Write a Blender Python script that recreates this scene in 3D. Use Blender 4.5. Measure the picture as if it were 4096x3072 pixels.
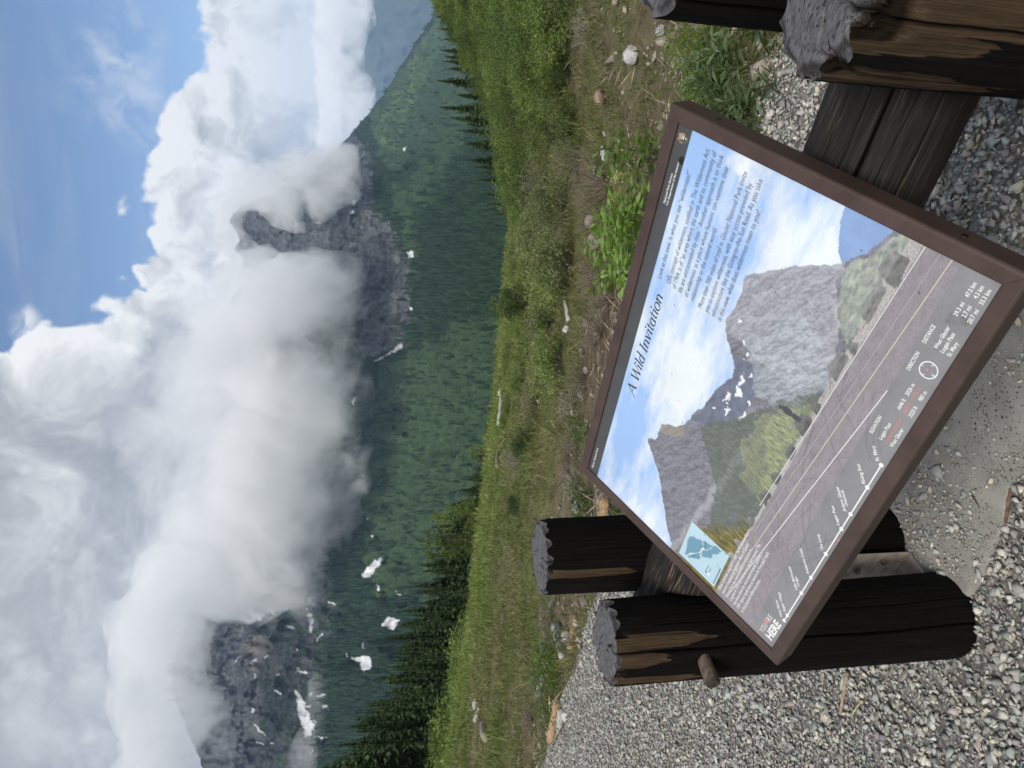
import bpy, bmesh, math, random
import numpy as np
from mathutils import Vector, Matrix

for ob in list(bpy.data.objects):
    bpy.data.objects.remove(ob)
scene = bpy.context.scene
COL = scene.collection

# ------------------------------------------------------------------ camera
HC = 1.59                              # eye height above the gravel
PITCH = math.radians(10.4)
SP, CP = math.sin(PITCH), math.cos(PITCH)
FPX = 2910.0                           # focal length in pixels of the 4096 px wide photo
cam_data = bpy.data.cameras.new('camera')
cam = bpy.data.objects.new('camera', cam_data)
COL.objects.link(cam)
cam_data.sensor_fit = 'HORIZONTAL'
cam_data.sensor_width = 36.0
cam_data.lens = FPX / 4096 * 36
cam_data.clip_start = 0.05
cam_data.clip_end = 40000
cam_data.dof.use_dof = True
cam_data.dof.focus_distance = 1.45
cam_data.dof.aperture_fstop = 15
# the phone was held upright and the picture lies on its side
M = Matrix(((0, 1, 0), (-SP, 0, -CP), (-CP, 0, SP))).to_4x4()
M.translation = Vector((0, 0, HC))
cam.matrix_world = M
scene.camera = cam

# ------------------------------------------------------------------ world
SUN_EL, SUN_AZ = math.radians(50), math.radians(-166)   # azimuth from +Y towards +X
world = bpy.data.worlds.new('World')
scene.world = world
world.use_nodes = True
scene.view_settings.view_transform = 'Standard'
scene.view_settings.look = 'None'
scene.view_settings.exposure = 0.82
scene.view_settings.gamma = 1.0
scene.view_settings.use_curve_mapping = False
cy = scene.cycles
cy.use_denoising = True
try:
    cy.denoiser = 'OPENIMAGEDENOISE'
    cy.denoising_input_passes = 'RGB_ALBEDO_NORMAL'
except Exception:
    pass
cy.max_bounces = 44
cy.diffuse_bounces = 3
cy.glossy_bounces = 3
cy.transmission_bounces = 4
cy.transparent_max_bounces = 8
cy.volume_bounces = 40
cy.use_adaptive_sampling = True
cy.adaptive_threshold = 0.02


class NT:
    """small helper round a node tree"""
    def __init__(self, tree):
        self.t = tree
        for n in list(tree.nodes):
            tree.nodes.remove(n)

    def n(self, typ, **kw):
        nd = self.t.nodes.new(typ)
        for k, v in kw.items():
            setattr(nd, k, v)
        return nd

    def link(self, a, b):
        self.t.links.new(a, b)

    def sock(self, s, v):
        if isinstance(v, bpy.types.NodeSocket):
            self.t.links.new(v, s)
        elif v is not None:
            s.default_value = v

    def math(self, op, a, b=None, c=None, clamp=False):
        nd = self.n('ShaderNodeMath', operation=op)
        nd.use_clamp = clamp
        for i, v in enumerate((a, b, c)):
            if v is not None:
                self.sock(nd.inputs[i], v)
        return nd.outputs[0]

    def vmath(self, op, a, b=None):
        nd = self.n('ShaderNodeVectorMath', operation=op)
        self.sock(nd.inputs[0], a)
        if b is not None:
            self.sock(nd.inputs[3] if op == 'SCALE' else nd.inputs[1], b)
        return nd.outputs['Value'] if op in ('LENGTH', 'DOT_PRODUCT') else nd.outputs[0]

    def noise(self, vec, scale, detail=6, rough=0.55, dist=0.0, lac=2.0, typ='FBM'):
        nd = self.n('ShaderNodeTexNoise')
        nd.noise_type = typ
        self.sock(nd.inputs['Vector'], vec)
        nd.inputs['Scale'].default_value = scale
        nd.inputs['Detail'].default_value = detail
        nd.inputs['Roughness'].default_value = rough
        nd.inputs['Lacunarity'].default_value = lac
        nd.inputs['Distortion'].default_value = dist
        return nd.outputs[0]

    def mapr(self, v, a, b, c=0.0, d=1.0, smooth=False):
        nd = self.n('ShaderNodeMapRange')
        nd.interpolation_type = 'SMOOTHSTEP' if smooth else 'LINEAR'
        nd.clamp = True
        self.sock(nd.inputs[0], v)
        for i, x in enumerate((a, b, c, d)):
            self.sock(nd.inputs[i + 1], x)
        return nd.outputs[0]

    def mix(self, f, a, b, blend='MIX'):
        nd = self.n('ShaderNodeMix', data_type='RGBA', blend_type=blend)
        self.sock(nd.inputs[0], f)
        self.sock(nd.inputs[6], a if isinstance(a, bpy.types.NodeSocket) else (*a, 1) if len(a) == 3 else a)
        self.sock(nd.inputs[7], b if isinstance(b, bpy.types.NodeSocket) else (*b, 1) if len(b) == 3 else b)
        return nd.outputs[2]

    def ramp(self, v, pts):
        nd = self.n('ShaderNodeValToRGB')
        els = nd.color_ramp.elements
        while len(els) > 1:
            els.remove(els[-1])
        els[0].position, els[0].color = pts[0][0], (*pts[0][1], 1)
        for p, c in pts[1:]:
            e = els.new(p)
            e.color = (*c, 1)
        self.sock(nd.inputs[0], v)
        return nd.outputs[0]

    def curve(self, v, pts, x0, x1, y0, y1):
        """v in x0..x1 through a float curve whose points are in real units"""
        t = self.mapr(v, x0, x1)
        nd = self.n('ShaderNodeFloatCurve')
        cv = nd.mapping.curves[0]
        P = [((x - x0) / (x1 - x0), (y - y0) / (y1 - y0)) for x, y in pts]
        cv.points[0].location = P[0]
        cv.points[1].location = P[-1]
        for p in P[1:-1]:
            cv.points.new(*p)
        nd.mapping.extend = 'HORIZONTAL'
        nd.mapping.update()
        self.sock(nd.inputs['Value'], t)
        return self.math('MULTIPLY_ADD', nd.outputs[0], y1 - y0, y0)

    def attr(self, name):
        nd = self.n('ShaderNodeAttribute', attribute_name=name)
        return nd


def px_dir(x, y):
    """pixel of the photo (2212 px wide viewing scale) -> world direction"""
    x = np.asarray(x, float) * 4096 / 2212
    y = np.asarray(y, float) * 4096 / 2212
    u, v = 1536 - y, x - 2048
    return np.stack([u, -v * SP + FPX * CP, -v * CP - FPX * SP], -1)


def px_at(x, y):
    """pixel -> (azimuth, tangent of elevation)"""
    d = px_dir(x, y)
    return np.arctan2(d[..., 0], d[..., 1]), d[..., 2] / np.hypot(d[..., 0], d[..., 1])


def at_px(th, T):
    """azimuth, tan elevation -> pixel in the 2212 px scale"""
    X, Y, Z = np.sin(th), np.cos(th), T
    zc = Y * CP - Z * SP
    yc = -Y * SP - Z * CP
    return (2048 + FPX * yc / zc) * 2212 / 4096, (1536 - FPX * X / zc) * 2212 / 4096


# sky: nishita blue with one bank of cloud over most of it
W = NT(world.node_tree)
sky = W.n('ShaderNodeTexSky', sky_type='NISHITA')
sky.sun_disc = False
sky.sun_elevation = SUN_EL
sky.sun_rotation = SUN_AZ
sky.altitude = 1700
sky.dust_density = 0.3
sky.ozone_density = 2.2
tc = W.n('ShaderNodeTexCoord')
D = tc.outputs['Generated']
sep = W.n('ShaderNodeSeparateXYZ')
W.link(D, sep.inputs[0])
dx, dy, dz = sep.outputs
hyp = W.math('SQRT', W.math('ADD', W.math('MULTIPLY', dx, dx), W.math('MULTIPLY', dy, dy)))
el = W.math('ARCTAN2', dz, hyp)
az = W.math('ARCTAN2', dx, dy)
# direction warped by noise, so that the cloud edges billow
wn = W.n('ShaderNodeTexNoise')
W.link(D, wn.inputs['Vector'])
wn.inputs['Scale'].default_value = 7.0
wn.inputs['Detail'].default_value = 4.0
warp = W.vmath('SCALE', W.vmath('SUBTRACT', wn.outputs['Color'], (0.5, 0.5, 0.5)), 0.16)
DW = W.vmath('ADD', D, warp)
# upper edge of the bank, as elevation over azimuth
edge_px = [(345, 0), (330, 100), (290, 200), (240, 300), (235, 400), (252, 500), (268, 545), (225, 570), (205, 620), (130, 660), (90, 710), (-20, 750), (-250, 830)]
pts = []
for ex, ey in edge_px:
    a, t = px_at(ex, ey)
    pts.append((float(a), float(math.atan(t))))
pts.sort()
pts = [(-math.pi, 0.95), (-0.6, 0.95)] + pts + [(0.75, pts[-1][1] + 0.02), (1.4, 0.5), (math.pi, 0.95)]
edge = W.curve(az, pts, -math.pi, math.pi, 0.0, 1.0)
n1 = W.noise(D, 5.0, 6, 0.6, 0.0)
vor = W.n('ShaderNodeTexVoronoi', feature='F1')
W.link(DW, vor.inputs['Vector'])
vor.inputs['Scale'].default_value = 13.0
vor.inputs['Detail'].default_value = 1.5
vor.inputs['Roughness'].default_value = 0.6
puff = vor.outputs['Distance']
above = W.math('SUBTRACT', edge, el)
shape = W.math('ADD', W.math('MULTIPLY', above, 1.0), W.math('ADD', W.math('MULTIPLY', W.math('SUBTRACT', n1, 0.5), 0.16), W.math('MULTIPLY', W.math('SUBTRACT', 0.42, puff), 0.06)))
mask = W.mapr(shape, -0.002, 0.014, smooth=True)
# tiny detached puffs in the blue
small = None
for (sx, sy, rad) in ((242, 85, 0.05), (234, 205, 0.055), (225, 20, 0.03), (95, 700, 0.02)):
    c = px_dir(sx, sy)
    c = c / np.linalg.norm(c)
    dist = W.vmath('LENGTH', W.vmath('SUBTRACT', W.vmath('ADD', D, W.vmath('SCALE', warp, 0.7)), tuple(c)))
    m = W.mapr(dist, rad * 0.25, rad * 1.25, 1, 0, smooth=True)
    small = m if small is None else W.math('MAXIMUM', small, m)
small = W.math('MULTIPLY', small, W.mapr(n1, 0.38, 0.62))
# thin cirrus combed along one direction
mp = W.n('ShaderNodeMapping')
W.link(D, mp.inputs['Vector'])
mp.inputs['Rotation'].default_value = (0.1, -0.12, 0)
mp.inputs['Scale'].default_value = (1.5, 2.0, 13.0)
cir = W.noise(mp.outputs[0], 2.2, 4, 0.6, 0.8)
cirrus = W.math('MULTIPLY', W.mapr(cir, 0.45, 0.72, smooth=True), W.mapr(el, 0.40, 0.54, 0.05, 0.75))
small = W.math('MULTIPLY', small, W.mapr(W.noise(DW, 22.0, 4, 0.65), 0.40, 0.60))
thin = W.math('MAXIMUM', W.math('MULTIPLY', small, 0.75), cirrus)
mask = W.math('MAXIMUM', mask, thin)
# brightness of the bank: sunlit billows to the right, grey deck to the left
big = W.noise(DW, 3.0, 4, 0.55)
bright_az = W.curve(az, [(-math.pi, 0.58), (-0.5, 0.38), (-0.33, 0.39), (-0.12, 0.40), (0.04, 0.58), (0.10, 0.76), (0.3, 0.79), (0.6, 0.74), (math.pi, 0.60)], -math.pi, math.pi, 0.0, 1.0)
lit = W.math('ADD', bright_az, W.math('MULTIPLY', W.math('SUBTRACT', big, 0.5), 0.85))
# billows: lighter where the vapour thickens towards the light, greyer on the far side of each heap
h1 = W.noise(DW, 8.5, 6, 0.60)
h2 = W.noise(W.vmath('ADD', DW, (-0.012, -0.006, 0.030)), 8.5, 6, 0.60)
lit = W.math('ADD', lit, W.math('MULTIPLY', W.math('SUBTRACT', h1, h2), W.curve(az, [(-math.pi, 1.0), (-0.3, 1.0), (0.0, 1.2), (0.12, 1.9), (0.6, 1.9), (math.pi, 1.0)], -math.pi, math.pi, 0.0, 3.0)))
lit = W.math('ADD', lit, W.math('MULTIPLY', W.math('SUBTRACT', h1, 0.5), 0.35))
rim = W.mapr(shape, 0.0, 0.09, 0.14, 0.0, smooth=True)
lit = W.math('ADD', lit, rim)
ccol = W.ramp(lit, [(0.15, (0.33, 0.345, 0.365)), (0.42, (0.47, 0.485, 0.505)), (0.66, (0.68, 0.69, 0.70)), (0.92, (0.95, 0.95, 0.945))])
skys = W.vmath('SCALE', sky.outputs[0], 0.80)
skym = W.mix(mask, skys, W.vmath('SCALE', ccol, 5.9))
bg = W.n('ShaderNodeBackground')
W.link(skym, bg.inputs['Color'])
bg.inputs['Strength'].default_value = 0.1
wo = W.n('ShaderNodeOutputWorld')
W.link(bg.outputs[0], wo.inputs['Surface'])
world.cycles.sampling_method = 'MANUAL'
world.cycles.sample_map_resolution = 256

# ------------------------------------------------------------------ sun (veiled by cloud)
sd = bpy.data.lights.new('sun', 'SUN')
sd.energy = 2.1
sd.angle = math.radians(22)
sd.color = (1.0, 0.95, 0.88)
sun = bpy.data.objects.new('sun', sd)
COL.objects.link(sun)
to_sun = Vector((math.sin(SUN_AZ) * math.cos(SUN_EL), math.cos(SUN_AZ) * math.cos(SUN_EL), math.sin(SUN_EL)))
sun.rotation_euler = to_sun.to_track_quat('Z', 'Y').to_euler()
sun.location = (0, 0, 30)

# ------------------------------------------------------------------ helpers
rng = np.random.default_rng(7)
_perm = rng.permutation(512)
_perm = np.concatenate([_perm, _perm, _perm])
_grad = rng.normal(size=(512, 3))
_grad /= np.linalg.norm(_grad, axis=1)[:, None]


def pnoise(p):
    """gradient noise, p (...,3) -> about -0.7..0.7"""
    p = np.asarray(p, float)
    i = np.floor(p).astype(int)
    f = p - i
    w = f * f * f * (f * (f * 6 - 15) + 10)
    i &= 511
    out = 0
    for ax in (0, 1):
        wx = w[..., 0] if ax else 1 - w[..., 0]
        for ay in (0, 1):
            wy = w[..., 1] if ay else 1 - w[..., 1]
            for az_ in (0, 1):
                wz = w[..., 2] if az_ else 1 - w[..., 2]
                h = _perm[_perm[_perm[(i[..., 0] + ax) & 511] + ((i[..., 1] + ay) & 511)] + ((i[..., 2] + az_) & 511)]
                g = _grad[h & 511]
                d = g[..., 0] * (f[..., 0] - ax) + g[..., 1] * (f[..., 1] - ay) + g[..., 2] * (f[..., 2] - az_)
                out = out + wx * wy * wz * d
    return out


def fbm(p, octv=5, gain=0.5, lac=2.03, ridged=False):
    p = np.asarray(p, float)
    a, s, out = 1.0, 1.0, 0
    for k in range(octv):
        v = pnoise(p * s + k * 17.3)
        out = out + a * ((0.5 - np.abs(v)) * 2 - 0.6 if ridged else v)
        a *= gain
        s *= lac
    return out


def sstep(a, b, x):
    t = np.clip((x - a) / (b - a), 0, 1)
    return t * t * (3 - 2 * t)


def in_poly(x, y, poly):
    """soft-edged polygons are made by warping x, y before the test"""
    inside = np.zeros(np.shape(x), bool)
    n = len(poly)
    for i in range(n):
        x1, y1 = poly[i]
        x2, y2 = poly[(i + 1) % n]
        c = ((y1 > y) != (y2 > y)) & (x < (x2 - x1) * (y - y1) / (y2 - y1 + 1e-12) + x1)
        inside ^= c
    return inside


def tag(o, label=None, cat=None, group=None, kind=None):
    if label:
        o['label'] = label
    if cat:
        o['category'] = cat
    if group:
        o['group'] = group
    if kind:
        o['kind'] = kind
    return o


def mesh_obj(name, verts, faces, mat=None, parent=None, smooth=False, cols=None, colname='col', floats=None):
    me = bpy.data.meshes.new(name)
    verts = np.asarray(verts, np.float32)
    if isinstance(faces, np.ndarray):
        k = faces.shape[1]
        nf = len(faces)
        me.vertices.add(len(verts))
        me.vertices.foreach_set('co', verts.ravel())
        me.loops.add(nf * k)
        me.loops.foreach_set('vertex_index', faces.astype(np.int32).ravel())
        me.polygons.add(nf)
        me.polygons.foreach_set('loop_start', np.arange(0, nf * k, k, dtype=np.int32))
        me.update(calc_edges=True)
        me.validate()
    else:
        me.from_pydata([tuple(map(float, v)) for v in verts], [], faces)
        me.update()
    if smooth:
        me.polygons.foreach_set('use_smooth', np.ones(len(me.polygons), bool))
    if cols is not None:
        a = me.color_attributes.new(colname, 'FLOAT_COLOR', 'POINT')
        c = np.ones((len(verts), 4), np.float32)
        c[:, :3] = cols
        a.data.foreach_set('color', c.ravel())
    for k_, v_ in (floats or {}).items():
        a = me.attributes.new(k_, 'FLOAT', 'POINT')
        a.data.foreach_set('value', np.asarray(v_, np.float32).ravel())
    if mat is not None:
        for m_ in (mat if isinstance(mat, (list, tuple)) else [mat]):
            me.materials.append(m_)
    o = bpy.data.objects.new(name, me)
    COL.objects.link(o)
    if parent is not None:
        o.parent = parent
    return o


def empty(name, loc=(0, 0, 0), rz=0.0, **kw):
    o = bpy.data.objects.new(name, None)
    o.empty_display_size = 0.1
    COL.objects.link(o)
    o.location = loc
    o.rotation_euler = (0, 0, rz)
    return tag(o, **kw)


def grid_faces(nu, nv, wrap=False):
    i, j = np.meshgrid(np.arange(nu if wrap else nu - 1), np.arange(nv - 1), indexing='ij')
    i2 = (i + 1) % nu
    return np.stack([i * nv + j, i2 * nv + j, i2 * nv + j + 1, i * nv + j + 1], -1).reshape(-1, 4)


def material(name, rough=0.8, spec=0.3):
    m = bpy.data.materials.new(name)
    m.use_nodes = True
    N = NT(m.node_tree)
    b = N.n('ShaderNodeBsdfPrincipled')
    b.inputs['Roughness'].default_value = rough
    b.inputs['Specular IOR Level'].default_value = spec
    o = N.n('ShaderNodeOutputMaterial')
    N.link(b.outputs[0], o.inputs['Surface'])
    return m, N, b


def bump(N, b, h, strength=0.4, dist=0.01):
    bp = N.n('ShaderNodeBump')
    bp.inputs['Strength'].default_value = strength
    bp.inputs['Distance'].default_value = dist
    N.link(h, bp.inputs['Height'])
    N.link(bp.outputs[0], b.inputs['Normal'])


def attr_material(name, rough=0.9, spec=0.15, nscale=0, namt=0.0, bscale=0, bstr=0.0, bdist=0.01):
    """material that takes its colour from the mesh's own colours, broken up by grain"""
    m, N, b = material(name, rough, spec)
    a = N.attr('col').outputs['Color']
    geo = N.n('ShaderNodeNewGeometry').outputs['Position']
    if nscale:
        v = N.noise(geo, nscale, 6, 0.6)
        f = N.mapr(v, 0.3, 0.7, 1 - namt, 1 + namt)
        a = N.vmath('SCALE', a, f)
    N.link(a, b.inputs['Base Color'])
    if bscale:
        bump(N, b, N.noise(geo, bscale, 6, 0.65), bstr, bdist)
    return m


# ------------------------------------------------------------------ near ground
EX, EY = 0.766, -0.643                 # along the fence, towards the right
NX, NY = 0.643, 0.766                  # across it, away from the camera
edge_tab = [(-60, 900), (0, 932), (50, 967), (100, 1002), (150, 1027), (200, 1056), (250, 1078), (300, 1092), (400, 1100), (500, 1108), (600, 1100), (700, 1088), (800, 1082), (900, 1072), (1000, 1057), (1100, 1042), (1200, 1032), (1300, 1020), (1400, 1006), (1500, 987), (1600, 972), (1720, 955)]
_ea, _et = px_at([b for a, b in edge_tab], [a for a, b in edge_tab])
_o = np.argsort(_ea)
_ea, _et = _ea[_o], _et[_o]


def r_gravel(th):
    d = 0.643 * np.sin(th) + 0.766 * np.cos(th)
    return np.where(d > 0.12, 2.95 / np.maximum(d, 0.12), 24.6)


def r_edge(th):
    return np.interp(th, [-3.2, -0.9, -0.55, -0.1, 0.15, 0.35, 0.6, 3.2], [60, 45, 30, 22, 24, 42, 62, 62])


def ground_z(x, y):
    r = np.hypot(x, y)
    th = np.arctan2(x, y)
    r3 = r_gravel(th)
    re = np.maximum(r_edge(th), r3 * 1.6)
    T = np.interp(th, _ea, _et)
    ze = np.clip(HC + re * T, -6, 0.5)
    t = (r - r3) / (re - r3)
    tt = np.clip(t, 0, 1)
    z = ze * (tt ** 1.05)
    # past the lip the slope keeps falling, gently at first and then down into the valley
    front = np.abs(th) < 1.0
    past = np.clip(r - re, 0, 700)
    z = z + np.where(front, T - 0.06, -0.05) * past * np.clip(past / 6, 0, 1) - np.where(front, 0.33, 0.0) * np.clip(past - 75, 0, 700)
    p = np.stack([x, y, 0 * x], -1)
    rough = sstep(0.0, 0.25, t) * (1 - 0.6 * sstep(0.6, 1.0, t))
    z = z + rough * (0.22 * fbm(p * 0.35, 3) + 0.06 * fbm(p * 1.7, 3))
    # a little dip of bare earth just past the gravel
    z = z - 0.14 * np.exp(-((r - r3 - 1.7) / 0.8) ** 2) * (t > 0)
    z = z + 0.012 * fbm(p * 2.3, 3) * (t <= 0.05)
    return z


_ts = np.concatenate([np.linspace(0.8, 10, 240), np.geomspace(10.05, 150, 260)])


def ground_hit(x, y):
    """where the sight line through a pixel of the photo meets the near ground"""
    d = px_dir(x, y)
    d = d / np.linalg.norm(d)
    P = np.array([0, 0, HC]) + d * _ts[:, None]
    f = P[:, 2] - ground_z(P[:, 0], P[:, 1])
    k = np.nonzero(f <= 0)[0]
    if not len(k) or k[0] == 0:
        return None
    k = k[0]
    w = f[k - 1] / (f[k - 1] - f[k])
    return P[k - 1] * (1 - w) + P[k] * w


th_a = np.unique(np.concatenate([np.linspace(-0.72, 0.72, 300), np.linspace(-math.pi, math.pi, 73)]))
rr = np.concatenate([[0.02], np.geomspace(0.35, 700, 210)])
TH, RR = np.meshgrid(th_a, rr, indexing='ij')
gx, gy = RR * np.sin(TH), RR * np.cos(TH)
gz = ground_z(gx, gy)
gp = np.stack([gx, gy, 0 * gx], -1)
gn = 0.643 * gx + 0.766 * gy
r3 = r_gravel(TH)
veg = sstep(-0.12, 0.35, (RR - r3) + 0.25 * fbm(gp * 1.3, 4))
dirt = np.exp(-((RR - r3 - 1.8 + 0.5 * fbm(gp * 0.6, 2)) / 0.85) ** 2) * sstep(-0.1, 0.3, RR - r3)
dirt = np.clip(dirt * np.interp(TH, [-0.5, -0.25, -0.12, 0.12, 0.2, 0.4], [0.25, 0.5, 1.25, 1.25, 0.75, 0.55]) + 0.3 * (fbm(gp * 2.2, 3) > 0.22) * (RR - r3 < 6), 0, 1)
far_g = sstep(0.25, 0.9, (RR - r3) / np.maximum(r_edge(TH) - r3, 1))
gm, N, b = material('ground_soil_and_gravel', 0.95, 0.1)
pos = N.n('ShaderNodeNewGeometry').outputs['Position']
a_veg = N.attr('veg').outputs['Fac']
a_dirt = N.attr('dirt').outputs['Fac']
vo = N.n('ShaderNodeTexVoronoi')
N.link(pos, vo.inputs['Vector'])
vo.inputs['Scale'].default_value = 62.0
stone = N.ramp(N.vmath('DOT_PRODUCT', vo.outputs['Color'], (0.33, 0.33, 0.33)), [(0.2, (0.17, 0.165, 0.155)), (0.45, (0.30, 0.29, 0.27)), (0.65, (0.26, 0.22, 0.21)), (0.85, (0.44, 0.40, 0.34))])
stone = N.mix(N.mapr(vo.outputs['Distance'], 0.25, 0.75), stone, (0.11, 0.104, 0.095))
g1 = N.noise(pos, 0.55, 6, 0.65)
g2 = N.noise(pos, 5.0, 6, 0.7)
grass_c = N.ramp(g2, [(0.3, (0.055, 0.068, 0.018)), (0.5, (0.10, 0.118, 0.034)), (0.7, (0.16, 0.15, 0.06))])
dry_c = N.ramp(g2, [(0.3, (0.085, 0.07, 0.04)), (0.6, (0.17, 0.145, 0.085)), (0.8, (0.24, 0.21, 0.13))])
vegc = N.mix(N.mapr(g1, 0.42, 0.62), grass_c, dry_c)
vegc = N.mix(N.mapr(N.attr('farg').outputs['Fac'], 0.2, 0.9, 0, 0.75), vegc, N.ramp(g2, [(0.3, (0.08, 0.115, 0.02)), (0.7, (0.165, 0.205, 0.04))]))
earth = N.ramp(N.noise(pos, 9, 8, 0.7), [(0.3, (0.05, 0.037, 0.027)), (0.55, (0.15, 0.112, 0.082)), (0.8, (0.28, 0.225, 0.17))])
colr = N.mix(a_veg, stone, N.mix(a_dirt, vegc, earth))
N.link(colr, b.inputs['Base Color'])
hb = N.math('ADD', N.math('MULTIPLY', vo.outputs['Distance'], -0.6), N.math('MULTIPLY', N.noise(pos, 30, 6, 0.7), 0.8))
bump(N, b, hb, 0.7, 0.02)
tag(mesh_obj('ground', np.stack([gx, gy, gz], -1).reshape(-1, 3), grid_faces(len(th_a), len(rr)), gm, smooth=True,
             floats={'veg': veg, 'dirt': dirt, 'farg': far_g}), kind='structure')

# ------------------------------------------------------------------ mountains across the valley
sky_tab = [(-250, 1020), (-60, 985), (0, 955), (50, 925), (100, 893), (150, 862), (200, 828), (240, 800), (275, 772), (305, 742), (330, 718), (352, 700), (370, 660), (385, 610), (398, 590), (410, 600), (425, 572), (445, 520), (470, 498), (482, 494), (500, 512), (520, 515), (540, 505), (562, 530), (600, 520), (660, 500), (710, 525), (760, 560), (820, 580), (900, 560), (1000, 540), (1100, 520), (1200, 470), (1250, 440), (1320, 410), (1400, 385), (1440, 370), (1480, 372), (1530, 385), (1580, 405), (1659, 440), (1750, 490), (1900, 600)]
_sa, _st = px_at([b_ for a_, b_ in sky_tab], [a_ for a_, b_ in sky_tab])
_o = np.argsort(_sa)
_sa, _st = _sa[_o], _st[_o]
NA, NT_ = 920, 370
ma = np.linspace(-0.63, 0.63, NA)
s = np.linspace(0, 1, NT_)
A, S = np.meshgrid(ma, s, indexing='ij')
Ts = np.interp(A, _sa, _st) + 0.006 * fbm(np.stack([A * 60, 0 * A, 0 * A + 3], -1), 4)
Tb = -0.245 + 0 * A
T = Tb + (Ts - Tb) * S
r_top = np.interp(A, [-0.7, -0.5, -0.3, -0.1, 0.1, 0.25, 0.4, 0.6, 0.7], [1750, 1750, 2100, 2500, 2600, 2700, 3400, 4600, 5200])
MX, MY = at_px(A, T)
base = 430 + (r_top - 430) * (0.32 * S + 0.68 * S ** 1.5)
q = np.stack([A * 26, T * 16, 0 * A], -1)
q2 = np.stack([A * 90 + T * 14, T * 40, 0 * A + 9], -1)
relief = 0.065 * fbm(q, 3, ridged=True) + 0.016 * fbm(q2, 4, ridged=True) * sstep(-0.14, 0.02, T)
# cliff bands stand up steeply where there is rock
Rm = base * (1 - relief * sstep(0.02, 0.3, S))


def warp_xy(X, Y, amp, sc, seed=0.0):
    p = np.stack([X * sc, Y * sc, 0 * X + seed], -1)
    return X + amp * fbm(p, 4, 0.55) * 2, Y + amp * fbm(p + 31.7, 4, 0.55) * 2


wx2, wy2 = warp_xy(MX, MY, 5, 0.07, 4.0)
n_f = fbm(np.stack([MX * 0.05, MY * 0.05, 0 * MX], -1), 5, 0.6)
MXw, MYw = warp_xy(MX, MY, 11, 0.02, 6.0)
n_v = fbm(np.stack([MXw * 0.022, MYw * 0.11, 0 * MX + 5], -1), 5, 0.6)       # streaks running down the slope
n_s = fbm(np.stack([(MXw + 0.25 * MYw) * 0.12, MYw * 0.02, 0 * MX + 8], -1), 5, 0.66)     # level strata
n_g = fbm(np.stack([MX * 0.12, MY * 0.10, 0 * MX + 15], -1), 4, 0.62)
rock_c = np.array([0.098, 0.102, 0.107])[None, None] * (1 + 0.95 * n_s + 0.45 * n_v + 0.6 * n_g)[..., None]
rock_c = rock_c + np.clip(n_f - 0.25, 0, 1)[..., None] * np.array([0.02, 0.014, 0.01])
green_c = np.array([0.060, 0.100, 0.046])[None, None] * (1 + 0.35 * n_f + 0.22 * n_v + 0.35 * n_g)[..., None]
sunny = np.clip(in_poly(MX, MY, [(955, 0), (830, 235), (800, 300), (850, 330), (905, 200), (960, 90)]) * (0.5 + n_f), 0, 1)[..., None]  # sunlight on the right-hand ridge, painted into the green as a brighter strip
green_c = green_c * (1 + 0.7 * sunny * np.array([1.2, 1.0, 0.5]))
forest_c = np.array([0.024, 0.042, 0.027])[None, None] * (1 + 0.5 * n_f)[..., None]
rock_polys = [
    [(470, 360), (470, 640), (770, 640), (765, 300), (700, 330)],
    [(775, 430), (770, 760), (800, 780), (830, 760), (878, 740), (890, 640), (880, 540), (850, 500), (812, 440)],
    [(730, 260), (740, 330), (800, 480), (815, 470), (800, 330)],
    [(380, 1180), (700, 1210), (745, 1300), (700, 1420), (690, 1700), (380, 1700)],
    [(380, 600), (380, 1200), (700, 1200), (690, 600)],
]
green_polys = [
    [(790, 240), (860, 470), (880, 560), (905, 470), (1000, 330), (1040, 230), (960, 30), (930, 60)],
    [(815, 790), (800, 900), (775, 1000), (790, 1180), (800, 1290), (850, 1300), (1100, 1100), (1100, 690), (985, 690), (930, 740), (880, 760)],
    [(985, 690), (1110, 690), (1100, 1500), (900, 1400)],
    [(870, 540), (888, 640), (905, 560), (890, 470)],
]
# soft, ragged borders: several warped tests averaged, then cut with fine noise
def soft(polys):
    acc = 0
    for k in range(5):
        wx_, wy_ = warp_xy(MX, MY, 16 + 3 * k, 0.016 + 0.012 * k, 3.7 * k)
        m_ = np.zeros(MX.shape)
        for p_ in polys:
            m_ = np.maximum(m_, in_poly(wx_, wy_, p_))
        acc = acc + m_
    return acc / 5


cut = 0.5 + 0.55 * n_f + 0.25 * n_v
rock = (soft(rock_polys) > cut).astype(float)
green = (soft(green_polys) > cut).astype(float)
# left mountain: thinning green on ledges
ledge = ((MY > 1180) & (n_s + 0.5 * n_f > 0.12)) | ((MX > 690) & (MY > 1180) & (n_s + n_f > -0.1))
mcol = forest_c.copy()
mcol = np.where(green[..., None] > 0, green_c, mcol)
mcol = np.where(rock[..., None] > 0, rock_c, mcol)
mcol = np.where(((ledge & (rock > 0)) & (MX > 560))[..., None], green_c * 0.62, mcol)
scree = in_poly(wx2, wy2, [(520, 1385), (560, 1370), (600, 1400), (612, 1455), (570, 1470), (530, 1440)])
mcol = np.where(scree[..., None], np.array([0.155, 0.14, 0.13]) * (1 + 0.3 * n_f)[..., None], mcol)
# paler chutes of brush running down through the woods, and dark gullies in the green
chute = (n_v - 0.4 * n_g < -0.34) & (green == 0) & (rock == 0) & (MX > 780)
mcol = np.where(chute[..., None], green_c * 0.8, mcol)
gul = (n_v + 0.5 * n_g > 0.36) & (green > 0)
mcol = np.where(gul[..., None], forest_c * 1.3, mcol)
forest = (green == 0) & (rock == 0) & ~scree & ~chute
tree_in_green = (green > 0) & (n_f + 0.4 * n_g > 0.16) & (MX > 800)
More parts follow.
